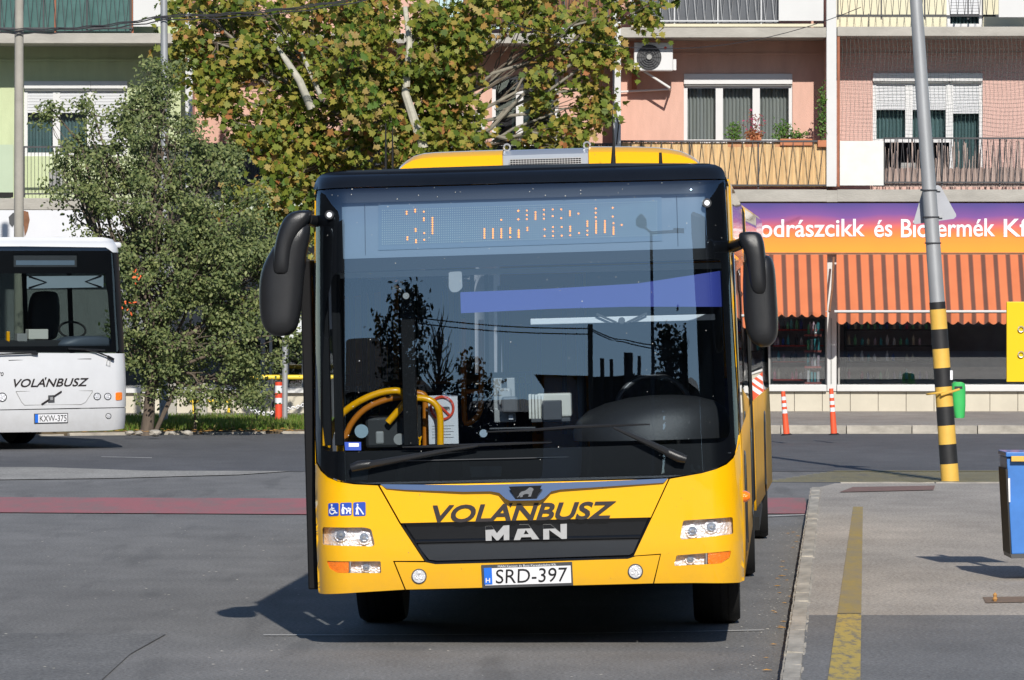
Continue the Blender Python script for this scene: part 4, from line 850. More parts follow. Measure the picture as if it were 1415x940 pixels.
c = U.at(100, 456, .85); MB().tube([(c.x + .2 * math.cos(t * math.pi / 12), c.y + .05 * math.sin(t * math.pi / 12), c.z + .11 * math.sin(t * math.pi / 12)) for t in range(25)], .016, 8, cap=False).build("steering_wheel", M["rubber"], wb, smooth=True)

# ================================================================ THE APARTMENT BUILDING
YW = 95.0; YB = 93.8       # wall plane and front of the balconies
def wall(name, r, holes, Y, d, m, parent):
    loops = [[P(x, y, Y) for x, y in ((r[0], r[3]), (r[2], r[3]), (r[2], r[1]), (r[0], r[1]))]] + [[P(x, y, Y) for x, y in ((h[0], h[1]), (h[2], h[1]), (h[2], h[3]), (h[0], h[3]))] for h in holes]
    bm = bmesh.new(); vs = [bm.verts.new(p) for l in loops for p in l]
    for t in tessellate_polygon([[Vector((p.x, p.z, 0)) for p in l] for l in loops]): bm.faces.new([vs[i] for i in t])
    bmesh.ops.recalc_face_normals(bm, faces=bm.faces)
    if bm.faces[:][0].normal.y > 0: bmesh.ops.reverse_faces(bm, faces=bm.faces)
    k = 0
    for l in loops:
        n = len(l)
        for i in range(n):
            a, c = vs[k + i], vs[k + (i + 1) % n]; q_ = [bm.verts.new(p) for p in (a.co, c.co, c.co + Vector((0, d, 0)), a.co + Vector((0, d, 0)))]; bm.faces.new(q_)
        k += n
    me = bpy.data.meshes.new(name); bm.to_mesh(me); bm.free(); return link(name, me, m, parent)
def slab(r, parent, Y=YB, d=1.3): return rbox("balcony_slab", r, Y, d, M["conc"], parent, .01)
def window(r, parent, box=14, shut=0, splits=(), drop=(), curt=.6, m=None, Y=YW):
    """white framed window: roller box, frame, mullions, pane, curtain"""
    x0, y0, x1, y1 = r; f = MB(); fw = 5
    yb = y0 + box
    for q_ in ((x0, yb, x0 + fw, y1), (x1 - fw, yb, x1, y1), (x0 + fw, yb, x1 - fw, yb + fw), (x0 + fw, y1 - fw, x1 - fw, y1)): rbox("", q_, Y + .04, .10, None, mb=f)
    o = f.build("window", M["pvc"], parent)
    if box: rbox("roller_box", (x0, y0, x1, yb - .4), Y - .06, .2, M["pvc"], o, .01); rbox("roller_lip", (x0 + 1, yb - .2, x1 - 1, yb + 2), Y - .02, .1, M["grey"], o)
    for s in splits: rbox("mullion", (s - 5, yb + fw, s + 5, y1 - fw), Y + .045, .09, M["pvc"], o)
    xs = [x0 + fw] + [s for s in splits] + [x1 - fw]
    for i in range(len(xs) - 1):
        a = xs[i] + (5 if i else 0); c = xs[i + 1] - (5 if i < len(xs) - 2 else 0); sh = shut[i] if isinstance(shut, (list, tuple)) else shut
        rbox("pane", (a, yb + fw, c, y1 - fw), Y + .10, .01, M["pane"], o)
        if sh:
            s_ = MB(); yy = yb + 2
            while yy < sh: rbox("", (a, yy, c, min(yy + 3.6, sh)), Y + .06 + (.004 if int(yy) % 2 else 0), .03, None, mb=s_); yy += 4
            s_.build("shutter", M["shutter"], o)
        cx0, cx1 = a, c
        if curt:
            cm = MB(); A = P(cx0, yb + fw, Y + .3); B = P(cx1, y1 - 2, Y + .3); n = 24; wdt = (B.x - A.x)
            for (f0, f1) in (((0, curt * .5), (1 - curt * .5, 1)) if curt < 1 else ((0, 1),)):
                vs = []; 
                for k in range(n + 1):
                    t = f0 + (f1 - f0) * k / n; vs += [(A.x + wdt * t, Y + .3 + .04 * math.sin(k * 2.1), A.z), (A.x + wdt * t, Y + .3 + .04 * math.sin(k * 2.1), B.z)]
                cm.add(vs, [(2*k, 2*k+2, 2*k+3, 2*k+1) for k in range(n)])
            cm.build("curtain", m or M["curtain"], o, smooth=True)
    return o
def rail(x0, x1, y0, y1, parent, Y=YB + .03, zig=4.6, post=60, straight=False, m=None):
    m = m or M["iron"]; f = MB(); a, c = P(x0, y0, Y), P(x1, y1, Y)
    f.box((a.x, Y, a.z - .03), (c.x, Y + .03, a.z)); f.box((a.x, Y, c.z + .05), (c.x, Y + .03, c.z + .075))
    k = x0
    while k <= x1 + 1: p = P(k, y0, Y); f.box((p.x - .012, Y + .031, c.z), (p.x + .012, Y + .055, a.z)); k += post
    o = f.build("balcony_railing", m, parent); z = MB(); k = x0; i = 0
    while k + zig <= x1:
        yt, yb = (y0 + 2, y1 - 4) if i % 2 == 0 or straight else (y1 - 4, y0 + 2)
        p, q_ = P(k, yt, Y + .01), P(k + (0 if straight else zig), yb, Y + .01); z.tube([p, q_], .0052, 4, cap=False); k += zig; i += 1
    kind(z.build("railing_bars", m, o), 'stuff'); return o
def reeds(r, Y, m, parent, pitch=1.6, name="reed_screen"):
    a, c = P(r[0], r[3], Y), P(r[2], r[1], Y); n = int((r[2] - r[0]) / pitch) * 2; vs = []
    for k in range(n + 1):
        x = a.x + (c.x - a.x) * k / n; y = Y + (.014 if k % 2 else 0) + rnd.uniform(0, .008); vs += [(x, y, a.z + rnd.uniform(0, .02)), (x, y, c.z + rnd.uniform(-.03, .02))]
    o = MB().add(vs, [(2*k, 2*k+2, 2*k+3, 2*k+1) for k in range(n)]).build(name, m, parent); return o
pb = thing("apartment_building", "pink rendered apartment block with balconies above the shop, behind the buses", "building", (5, YW, 0))
def to_child(o): pass
class Root: pass
pb.location = (0, 0, 0)
# pink block: mid floor wall
wall("wall", (258, 46, 852, 275), [(560, 155, 670, 205), (680, 105, 772, 205)], YW, .3, M["pink"], pb)
wall("wall", (852, 46, 1148, 275), [(945, 102, 1095, 198)], YW, .3, M["pink"], pb)
wall("wall", (1156, 40, 1480, 275), [(1206, 101, 1358, 258)], YW, .3, M["pink2"], pb)
wall("wall", (1148, 40, 1156, 275), [], YW, .3, M["pink"], pb)
rbox("moulding", (852, 73, 1146, 76), YW - .03, .05, M["pink"], pb); rbox("moulding", (262, 73, 850, 76), YW - .03, .05, M["pink"], pb); rbox("moulding", (1156, 73, 1480, 75.5), YW - .03, .05, M["pink2"], pb)
# rooms behind the windows
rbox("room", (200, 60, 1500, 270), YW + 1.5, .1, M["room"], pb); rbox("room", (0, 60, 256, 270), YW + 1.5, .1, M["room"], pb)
window((945, 102, 1095, 198), pb, 15, 0, (994, 1045), curt=1, m=M["sheer"])
window((1206, 101, 1312, 197), pb, 12, (152, 152), (1256,), curt=1); window((1312, 101, 1358, 258), pb, 12, (157,), (), curt=1)
window((560, 155, 670, 205), pb, 0, 0, (615,), curt=1, m=M["sheer"]); window((680, 105, 772, 205), pb, 0, 0, (718,), curt=.4)
# upper floor
wall("wall", (852, -60, 1148, 40), [(905, -50, 1075, 30)], YW, .3, M["pink"], pb); wall("wall", (1156, -60, 1480, 38), [(1308, -50, 1358, 38)], YW, .3, M["cream"], pb); wall("wall", (258, -60, 852, 46), [(600, -40, 840, 40)], YW, .3, M["pink"], pb)
rbox("loggia_glazing", (872, -40, 1076, 32), YB + .15, .02, M["greyglaze"], pb); rbox("balcony_panel", (1076, -40, 1138, 29), YB + .0, .04, M["white"], pb, .005); window((1308, -50, 1358, 38), pb, 0, (20,), (), curt=1)
rbox("balcony_panel", (1380, -40, 1440, 24), YB, .04, M["white"], pb, .005); rbox("loggia_glazing", (640, -40, 845, 34), YB + .2, .02, M["wood"], pb)
for x in (660, 690, 722, 745): rbox("loggia_post", (x, -40, x + 6, 42), YB + .12, .07, M["wood"] if x < 730 else M["white"], pb)
rail(872, 1076, -40, 34, pb, zig=6, m=M["bchrome"]); rail(1158, 1376, -40, 27, pb, zig=5); rail(1358, 1480, -40, 27, pb, zig=5); rail(600, 840, -40, 40, pb, zig=5)
for r in ((258, 46, 850, 60), (850, 38, 1142, 52), (1157, 37, 1480, 50), (258, 262, 1142.5, 279), (1157, 262, 1480, 279)): slab(r, pb)
slab((1142, 263, 1157.5, 279.5), pb, YB + .004)
rbox("drip_rail", (872, 33, 1138, 37), YB - .02, .06, M["cream"], pb)
# columns between the loggias
for r in ((1142, -60, 1156, 258), (847, -60, 858, 262), (256, -60, 266, 262)):
    rbox("column", r, YB - .03, .16, M["white"], pb, .01); rbox("loggia_side_wall", (r[0] + 1.5, r[1], r[2] - 1.5, r[3]), YB + .14, 1.05, M["pink"], pb)
rbox("brown_post", (1157, 48, 1160.5, 258), YB + .02, .05, M["brownmetal"], pb)
# mid balconies: reed screens and railings
reeds((858, 196, 1142, 259), YB + .07, M["reed"], pb); rail(858, 1142, 194, 261, pb, Y=YB + .02, zig=7, post=95)
rbox("balcony_panel", (1160.5, 195, 1221, 256.5), YB - .01, .03, mat("scuffed_white_panel", (.66, .66, .62), .7, var=.08, vs=6), pb, .004)
reeds((1222, 232, 1480, 259), YB + .09, M["reed2"], pb, name="grey_reed_screen"); rail(1222, 1480, 190, 257, pb, Y=YB + .02, zig=4.2, post=80, straight=False)
# sparse upper canes seen through the railing
mb = MB()
for i in range(150):
    x = rnd.uniform(1224, 1478); mb.tube([P(x, 258, YB + .1), P(x + rnd.uniform(-3, 3), rnd.uniform(190, 225), YB + .1)], rnd.uniform(.005, .010), 4)
kind(mb.build("loose_canes", M["reed2"], pb), 'stuff')
reeds((262, 200, 846, 262), YB + .07, M["greyglaze"], pb, name="balcony_screen"); rail(262, 846, 198, 262, pb, zig=6)
# ventilation box, small box
rbox("vent_box", (1245, 225, 1265, 248), YW - .06, .08, M["grey"], pb)
# bird net over the right loggia
mb = MB(); X0, X1, T, Bm = 1157, 1480, 50, 192; grid = {}
for i in range(56):
    for j in range(27):
        x = X0 + (X1 - X0) * i / 55; y = T + (Bm - T) * j / 26; sg = 2.2 * math.sin(i * .35) * (j / 26) ** .5 + 1.5 * math.sin(j * .5 + i * .2)
        grid[i, j] = P(x + rnd.uniform(-.6, .6) + 1.3 * math.sin(j * .4), y + sg * (1 if j else 0) * .8, YB + .05 + .03 * math.sin(i * .4) + .02 * math.sin(j * .7))
for i in range(56): mb.tube([grid[i, j] for j in range(27)], .0019, 3, cap=False)
for j in range(27): mb.tube([grid[i, j] for i in range(56)], .0019, 3, cap=False)
net = mb.build("bird_net", M["net"]); tag(net, "fine bird net stretched across the rightmost loggia", "net"); net["kind"] = "stuff"
# ground floor shop front
wall("shop_wall", (500, 279, 1600, 353), [], YW, .3, M["pink"], pb)
rbox("shop_soffit", (500, 276, 1600, 284), YB + .3, 1.2, M["conc"], pb)
sh = MB()
for i in range(26):
    x = 1066 + i * 19.25 * 1.98; 
xs = [905 + i * 38.6 for i in range(15)]
for i, x in enumerate(xs): rbox("stone_panel", (x, 541.4, x + 38.0, 577.6), 93.75 + rnd.uniform(-.003, .004), .1, M["panelstone"], pb, .006)
rbox("plinth_back", (560, 541, 1480, 579), 93.86, .2, M["dgrey"], pb); rbox("window_sill", (560, 532, 1142.5, 541), 93.66, .6, M["white"], pb, .01); rbox("window_sill", (1156.5, 532, 1480, 541), 93.66, .6, M["white"], pb, .01)
cl = rbox("shop_column", (1143, 350, 1156, 541), 93.72, .3, M["white"], pb, .01); rbox("column_strip", (1148, 440, 1149.5, 530), 93.70, .03, M["grey"], cl)
for r in ((1064, 440, 1142.5, 531.5), (1156.5, 440, 1480, 531.5)):
    o = rbox("shop_window", r, 94.05, .02, M["shopglass"], pb)
for x in (1062, 1141, 1158, 1300, 1460): rbox("shop_window_frame", (x, 430, x + 2.5, 532), 93.98, .08, M["grey"], pb)
rbox("shop_interior_wall", (900, 330, 1600, 578), 97.5, .1, mat("shop_back_wall", (.32, .32, .33), .8, var=.3), pb); rbox("shop_floor", (900, 540, 1600, 560), 94.3, 3.2, M["dgrey"], pb); rbox("shop_ceiling", (900, 353, 1600, 356), 94.0, 3.5, M["dgrey"], pb)
# shop sign
sg_ = thing("shop_sign", "long shop sign fading violet to orange with white lettering above the awnings", "sign")
sign_m = gradmat("sign_gradient", [(0, (.95, .30, .01)), (.28, (.95, .25, .015)), (.42, (.85, .16, .04)), (.58, (.45, .08, .14)), (.75, (.16, .05, .25)), (1, (.05, .03, .20))], P(0, 349, 93.5).z, P(0, 281, 93.5).z)
rbox("sign_board", (1020, 281, 1560, 349), 93.5, .06, sign_m, sg_); rbox("sign_edge", (1020, 349.2, 1560, 351.5), 93.49, .1, M["wood"], sg_)
f = lambda x, y: P(x, y, 93.485)
for t, x0, x1, yt, yb in (("Fodrászcikk", 1036, 1195, 303.5, 328.5), ("és", 1208, 1233, 304.5, 328.5), ("Biotermék", 1245, 1375, 303, 328.5), ("Kft.", 1387, 1438, 302.5, 328)):
    text_on("sign_lettering", t, [(x0, yt), (x1, yt - 1), (x1, yb - 1.5), (x0, yb)], f, M["plate"], sg_, depth=.0, offset=.014)
# awnings
aw = stripemat("awning_stripes", [(0, (.70, .20, .08)), (.58, (.42, .12, .06)), (.64, (.15, .065, .045)), (.94, (.42, .12, .06))], .2145)
def awning(x0, x1, ytop, ybot, yval, label, bar=True):
    t = thing("awning", label, "awning"); Yt, Yb_ = 93.45, 92.75; n = int((x1 - x0) / 3); vs = []
    for k in range(n + 1):
        x = x0 + (x1 - x0) * k / n
        for j in range(5):
            u = j / 4; p = P(x, ytop + (ybot - ytop) * u, Yt + (Yb_ - Yt) * u); p.y += .02 * math.sin(k * .5) * u + .05 * u * (1 - u); vs.append(p)
    MB().add(vs, [(k*5+j, (k+1)*5+j, (k+1)*5+j+1, k*5+j+1) for k in range(n) for j in range(4)]).build("awning_cloth", aw, t, smooth=True)
    vs = []; per = 14.0
    for k in range(n * 2 + 1):
        x = x0 + (x1 - x0) * k / (n * 2); s = abs(math.sin(math.pi * (x - x0) / per)); yv = yval - 3 + 4.5 * s; p = P(x, ybot + (2.5 if bar else 0), Yb_ - .02); q_ = P(x, yv, Yb_ - .03 - .02 * math.sin(k * .4)); vs += [p, q_]
    MB().add(vs, [(2*k, 2*k+2, 2*k+3, 2*k+1) for k in range(n * 2)]).build("awning_valance", aw, t)
    if bar: MB().cyl(P(x0 - 3, ybot, Yb_ - .03), P(x1 + 2, ybot, Yb_ - .03), .022, 10).build("awning_bar", M["white"], t)
    for x in (x0 + 1, x1 - 1): MB().cyl(P(x, ybot - 8, 93.5), P(x, ybot, Yb_), .014, 8).build("awning_arm", M["bchrome"], t)
    return t
awning(1010, 1143, 352, 431, 437, "orange and brown striped awning left of the white shop column", False); awning(1156, 1560, 352, 430.5, 447, "long orange and brown striped awning right of the white shop column")
MB().tube([P(1152, 356, 93.4), P(1150, 400, 93.1), P(1146, 431, 92.8)], .02, 8).build("awning_strap", M["wood"], pb)
# shelves with bottles behind the shop window
for k, (x0, x1, lab, cat_) in enumerate(((1066, 1140, "tall shop shelf with coloured bottles behind the left shop window", "shelf"), (1168, 1300, "low dark shop shelf behind the right shop window", "shelf"))):
    t = thing("shop_shelf", lab, cat_)
    for i, y in enumerate((455, 477, 499, 524)):
        rbox("shelf_board", (x0, y, x1, y + 2.2), 94.5, .35, mat("shelf_red_%d%d" % (k, i), (.5, .05, .04) if k == 0 else (.06, .06, .06), .6), t)
    for x in (x0, x1 - 2): rbox("shelf_upright", (x, 440, x + 2, 531), 94.5, .35, M["dgrey"], t)
bcols = [(.75, .75, .78), (.05, .1, .4), (.6, .08, .2), (.1, .45, .5), (.65, .5, .6), (.05, .05, .06), (.2, .6, .3), (.7, .65, .5)]
bm_ = [mat("bottle_%d" % i, c_, .25, var=.05) for i, c_ in enumerate(bcols)]
def bottle(h, r_, m):
    n = 10; R_ = [(r_, 0), (r_, h * .68), (r_ * .4, h * .8), (r_ * .4, h)]
    return MB().loft([[(q_ * math.cos(2*math.pi*k/n), q_ * math.sin(2*math.pi*k/n), z) for k in range(n)] for q_, z in R_])
protos = []; ORD = "first second third fourth fifth sixth seventh eighth ninth tenth eleventh twelfth thirteenth fourteenth".split()
for i, (x0, x1) in enumerate(((1069, 1136), (1172, 1296))):
    for j, y in enumerate((455, 477, 499, 524)):
        n = 11 if i == 0 else 14; cnt = -1
        for k in range(n):
            if rnd.random() < .12: continue
            x = x0 + (x1 - x0) * k / n + rnd.uniform(0, 2); p = P(x, y, 94.56)
            c_ = rnd.choice(range(8)); 
            if (c_, 0) not in protos: pass
            key = "b%d_%d" % (c_, rnd.randrange(2)); o = None
            if key in bpy.data.meshes: o = bpy.data.objects.new("bottle", bpy.data.meshes[key])
            else:
                tmp = bottle(.13 if key[-1] == '0' else .18, .027, None).build("bottle", bm_[c_], smooth=True); tmp.data.name = key; o = tmp
            if o.name not in col.objects: col.objects.link(o)
            o.location = p; cn = ["white", "navy blue", "crimson", "turquoise", "pale pink", "black", "green", "cream"][c_]; sz = "short" if key[-1] == '0' else "tall"
            shelf = ["topmost", "second", "third", "lowest"][j]
            cnt += 1
            tag(o, "%s %s bottle, %s on the %s board of the %s shop shelf" % (sz, cn, ORD[cnt], shelf, "tall left" if i == 0 else "low right"), "bottle", "bottles on the shop shelves")
tw_ = thing("display_tower", "narrow display of bright cosmetics boxes close behind the left shop window", "display")
for i in range(4):
    y = 456 + i * 22
    rbox("display_tray", (1112, y + 6, 1135, y + 9), 94.15, .2, mat("tray_pink_%d" % i, (.6, .16, .14), .5), tw_)
    for k in range(4): rbox("display_box", (1115 + k * 4.6 + rnd.uniform(0, 1), y - rnd.uniform(6, 11), 1118.6 + k * 4.6, y + 6), 94.17 + k * .01, .06, rnd.choice([M["plate"], M["bulb"], bm_[3], bm_[4], bm_[0], bm_[6]]), tw_)
# air conditioner
ac = thing("air_conditioner", "white air conditioner with round fan hanging under the balcony slab", "air conditioner")
ac_b = rbox("casing", (876, 58.5, 930, 98), 94.2, .34, M["pvc"], ac, .02); rbox("side_cover", (930.2, 82, 934.5, 97), 94.25, .25, M["pvc"], ac)
c_ = P(897, 79, 94.19); fo = MB().disc(c_, .215, 28).build("fan_opening", M["dgrey"], ac); fo.location = (0, 0, 0)
g_ = MB()
for r_ in (.21, .17, .13, .09): g_.tube([(c_.x + r_*math.cos(t*math.pi/12), 94.17, c_.z + r_*math.sin(t*math.pi/12)) for t in range(25)], .006, 4, cap=False)
for t in range(12): g_.tube([(c_.x + .04*math.cos(t*math.pi/6), 94.165, c_.z + .04*math.sin(t*math.pi/6)), (c_.x + .21*math.cos(t*math.pi/6), 94.165, c_.z + .21*math.sin(t*math.pi/6))], .004, 4, cap=False)
g_.build("fan_grille", M["iron"], ac); MB().cyl((c_.x, 94.14, c_.z), (c_.x, 94.18, c_.z), .045, 16).build("fan_hub", M["grey"], ac); 
MB().disc(P(919.5, 66.5, 94.195), .026, 14).build("maker_roundel", M["red"], ac)
MB().tube([P(889, 98, 94.4), P(925, 121, 94.4), P(926, 124, 94.9)], .022, 8).build("bracket", M["white"], ac); MB().tube([P(858, 127, 94.9), P(925, 123.5, 94.9)], .02, 8).build("drain_pipe", M["pvc"], ac); rbox("bracket_plate", (873, 100, 880, 123), 94.9, .06, M["brownmetal"], ac)
MB().tube([P(849, 78, 93.7), P(848, 140, 93.7), P(855, 172, 93.7), P(852, 200, 93.7)], .012, 6).build("rain_cable", M["cable"], pb)
# pots on the balcony rail
def sprig(name, px, py, Y, h, wd, n, m, lab, pot=None, cat_="plant"):
    t = thing(name, lab, cat_); p = P(px, py, Y); vs, fs = [], []
    if pot: MB().box((p.x - pot, Y - .07, p.z - .12), (p.x + pot, Y + .07, p.z)).build("planter", M["terracotta"], t, bevel=.01)
    st = MB()
    for i in range(n // 8): st.tube([(p.x + rnd.uniform(-wd, wd) * .4, Y, p.z), (p.x + rnd.uniform(-wd, wd), Y + rnd.uniform(-.05, .05), p.z + h * rnd.uniform(.5, 1))], .004, 3, cap=False)
    st.build("stems", M["twig"], t)
    for i in range(n):
        x, y, z = p.x + rnd.gauss(0, wd * .5), Y + rnd.uniform(-.1, .08), p.z + h * abs(rnd.gauss(.45, .3)); a = rnd.uniform(0, 6.28); s = .035; k = len(vs)
        vs += [(x, y, z), (x + s*math.cos(a), y - .015, z + s*.5), (x + 1.6*s*math.cos(a), y, z + s*1.4*math.sin(a) + .01), (x, y + .01, z + s)]; fs.append((k, k+1, k+2, k+3))
    kind(MB().add(vs, fs).build("leaves", m, t, fix=False), 'stuff'); return t
lg = leafmat("balcony_leaves", [(0, (.05, .14, .02)), (1, (.14, .25, .04))]); lr = leafmat("rust_leaves", [(0, (.3, .08, .03)), (1, (.35, .16, .05))]); lp = leafmat("pink_flowers", [(0, (.5, .05, .18)), (1, (.2, .12, .05))])
sprig("potted_plant", 1015, 194, 93.95, .3, .14, 160, lg, "bushy green plant, leftmost on the balcony rail", .12); sprig("potted_plant", 1040, 194, 93.95, .16, .14, 140, lr, "low rust coloured plant on the balcony rail", .13)
sprig("potted_plant", 1044, 186, 93.97, .36, .16, 70, lp, "thin plant with crimson flowers on the balcony rail", .1); sprig("potted_plant", 1082, 194, 93.95, .32, .16, 170, lg, "green plant below the right window pane on the balcony rail", .14)
sprig("potted_plant", 1100, 192, 93.9, .12, .2, 120, lg, "low green plant in a long terracotta box on the balcony rail", .28); sprig("climbing_plant", 1136, 194, 93.85, .75, .07, 230, lg, "climbing plant growing up beside the white column", .08)
sprig("climbing_plant", 1138, 150, 93.85, .35, .05, 60, lg, "thin top shoot of the climber beside the white column", None)

# green block
gb = thing("green_building", "pale green rendered apartment block at the left, behind the white bus", "building")
wall("wall", (-120, 60, 258, 290), [(33, 112, 176, 216)], YW, .3, M["green"], gb); wall("wall", (-120, -60, 258, 60), [], YW, .3, M["green"], gb)
rbox("moulding", (-120, 82, 256, 85), YW - .04, .06, M["green"], gb); rbox("balcony_slab", (-120, 46, 256, 60), YB, 1.3, M["conc"], gb, .01); rbox("balcony_slab", (-120, 274, 256, 290), YB, 1.3, M["conc"], gb, .01)
window((33, 112, 125, 216), gb, 11, (156, 156), (78,), curt=1); window((125, 112, 176, 216), gb, 11, (200,), (), curt=1)
rbox("loggia_glazing", (-120, -60, 183, 44), YB + .15, .02, M["teal"], gb)
for x in (75, 182): rbox("glazing_post", (x, -60, x + 2.4, 46), YB + .1, .05, M["brownmetal"], gb)
rbox("balcony_panel", (184, -60, 224, 37), YB + .02, .04, M["white"], gb, .005); rail(-120, 184, -30, 44, gb, zig=6)
rail(33, 255, 202, 273, gb, zig=5, straight=True); rbox("balcony_panel", (-60, 200, 18.5, 266), YB + .02, .03, mat("frosted_green_panel", (.42, .5, .36), .35, var=.04), gb); rbox("panel_base", (-60, 264, 18, 273), YB + .03, .05, M["rubber"], gb)
rbox("planter_box", (68, 235, 86, 258), YB + .2, .2, M["grey"], gb)
bl = rbox("billboard", (-80, 290.5, 215, 332), 93.4, .06, M["poster"]); tag(bl, "white billboard strip above the white bus with a dark striped picture", "billboard")
for pts_, m_ in (([(12, 300), (18, 294), (24, 297), (22, 306), (17, 314), (13, 309)], "dgrey"), ([(30, 300), (33, 291), (39, 293), (41, 304), (38, 318), (34, 327), (33, 312)], "wood"), ([(22, 318), (27, 312), (31, 322), (25, 331)], "grey")): MB().prism([XZ(x, y, 93.385) for x, y in pts_], 93.385, 93.395).build("picture_mark", M[m_], bl)
# ground floor behind the trees
wall("ground_floor_wall", (-120, 290, 1030, 560), [(165, 470, 360, 540), (366, 455, 520, 552)], YW - .2, .3, mat("grey_shopfront", (.17, .175, .19), .8, var=.1), gb)
wall("base_wall", (-120, 541, 560, 586), [], 93.7, .3, M["panelstone"], gb); rbox("base_sill", (-120, 537, 560, 543), 93.6, 1.2, M["white"], gb)
rbox("shop_interior", (0, 420, 900, 560), 96.5, .1, M["room"], gb)
for x in (372, 395, 417, 440, 470): rbox("window_frame", (x, 455, x + 4, 552), 94.85, .08, M["grey"], gb)
for r in ((165, 470, 360, 540), (366, 455, 520, 552)): rbox("shop_window", r, 94.95, .02, M["shopglass"], gb)

# ================================================================ STREET FURNITURE
# leaning banded pole
lp_ = thing("leaning_pole", "tall leaning grey steel pole with black and yellow bands round its foot", "pole")
YP = 61.2
def cx_(y): return 1265 + (1313 - 1265) * min(1, max(-1, y / 665)) if y > 0 else 1265 + y * .06
def pw(y): return 9.3 + (12.6 - 9.3) * y / 665
def seg(name, y0, y1, m, k=1.0, par=lp_, off=0):
    ys = [y0 + (y1 - y0) * i / 3 for i in range(4)]
    MB().tube([P(cx_(y), y, YP) for y in ys], [pw(y) * k * YP / FPX for y in ys], 20).build(name, m, par, smooth=True)
seg("pole_shaft", -330, 419, M["galv"], .93); seg("pole_cap_band", 417.5, 427.5, M["wblack"], .98)
ys = [427.5, 455, 482, 508.5, 534.5, 562, 588, 614, 641, 668]
for i in range(9): seg("painted_band", ys[i], ys[i + 1], M["wyellow"] if i % 2 == 0 else M["wblack"], 1.0 + .004 * (i % 2))
t_ = MB().tube([P(1297 + 16 * math.cos(a), 543 - 2 * math.cos(a), YP - .13 * math.sin(a)) for a in [k * math.pi / 10 for k in range(21)]], .012, 6, cap=False).build("strap_ring", M["wyellow"], lp_)
MB().tube([P(1300, 546, YP - .14), P(1326, 538, YP - .1)], .014, 6).build("strap_tail", M["wyellow"], lp_)
rbox("small_notice", (1313, 512, 1316.5, 525), YP - .08, .01, M["plate"], lp_)
ts = thing("warning_sign", "grey back of a triangular traffic sign clamped to the leaning pole", "traffic sign")
tri_ = [(1262, 308), (1264.5, 310), (1318, 302.5), (1321.5, 299), (1321, 296), (1300, 258), (1296, 256), (1279, 259), (1275, 263)]
MB().prism([XZ(x, y, YP + .16) for x, y in tri_], YP + .16, YP + .175).build("sign_plate", M["lead"], ts)
for y in (263, 300, 336): 
    MB().tube([P(cx_(y) + pw(y) * 1.0 * math.cos(a), y, YP + pw(y) * YP / FPX * 1.02 * math.sin(a)) for a in [k * math.pi / 10 for k in range(21)]], .008, 5, cap=False).build("clamp", M["iron"], ts)
    if y < 330: rbox("clamp_bar", (cx_(y) - 12, y - 2, cx_(y) + 16, y + 1), YP + .13, .02, M["galv"], ts)
# yellow notice panel on its post, with the blue box below, at the platform edge of the frame
np2 = thing("notice_post", "yellow notice panel on a post at the right edge of the platform", "sign")
YS = 37.6
rbox("notice_panel", (1391, 417, 1490, 528), YS, .03, M["signyellow"], np2, .004)
MB().cyl(P(1434, 828, YS + .07), P(1434, 395, YS + .07), .03, 12).build("post", M["galv"], np2)
for y in (455, 490): 
    MB().tube([P(1411 + 4 * math.cos(a), y + 4 * math.sin(a), YS - .015) for a in [k * math.pi / 6 for k in range(13)]], .004, 5, cap=False).build("bolt_ring", M["bchrome"], np2)
bb = thing("blue_bin", "blue steel bin with a yellow bar standing at the right edge of the platform", "bin")
MB().prism([XZ(x, y, YS - .3) for x, y in [(1391, 632), (1480, 631), (1478, 764), (1398, 766)]], YS - .3, YS + .25).build("bin_body", M["binblue"], bb, bevel=.006)
rbox("bin_lid", (1390, 625, 1484, 631.5), YS - .33, .6, M["binblue"], bb, .006); rbox("yellow_bar", (1397.5, 630.5, 1440, 638), YS - .35, .04, M["wyellow"], bb, .003)
MB().prism([XZ(x, y, YS - .31) for x, y in [(1389.6, 648), (1392.6, 648), (1397.5, 766), (1396, 766)]], YS - .31, YS + .24).build("dark_edge", M["wblack"], bb)
MB().prism([XZ(x, y, YS - .315) for x, y in [(1393, 661), (1395.6, 661), (1396, 694), (1394, 694)]], YS - .32, YS - .305).build("white_tape", M["plate"], bb)
MB().prism([XZ(x, y, YS - .32) for x, y in [(1396.5, 766), (1480, 764), (1480, 771), (1398, 772)]], YS - .31, YS + .26).build("bin_rim", M["dgrey"], bb)
for x in (1440, 1475): MB().cyl(P(x, 770, YS), P(x, 827, YS), .02, 8).build("bin_leg", M["dgrey"], bb)
sheet("pavement_plate", gp([(1358, 826), (1420, 825), (1420, 833), (1362, 834)], .12), mat("dull_rusty_plate", (.2, .14, .10), .9, var=.3, vs=20), .124)
tag(MB().loft([[(p.x + r_ * math.cos(t), p.y + r_ * math.sin(t), p.z + z) for t in [k * math.pi / 4 for k in range(8)]] for p in [G(1375, 831, .124)] for r_, z in ((.010, 0), (.017, .015), (.010, .028), (.014, .042), (.005, .055))]).build("orange_stub", mat("rusty_orange", (.42, .22, .07), .8)), "small orange rusty stub standing on the platform near the blue bin", "stub")
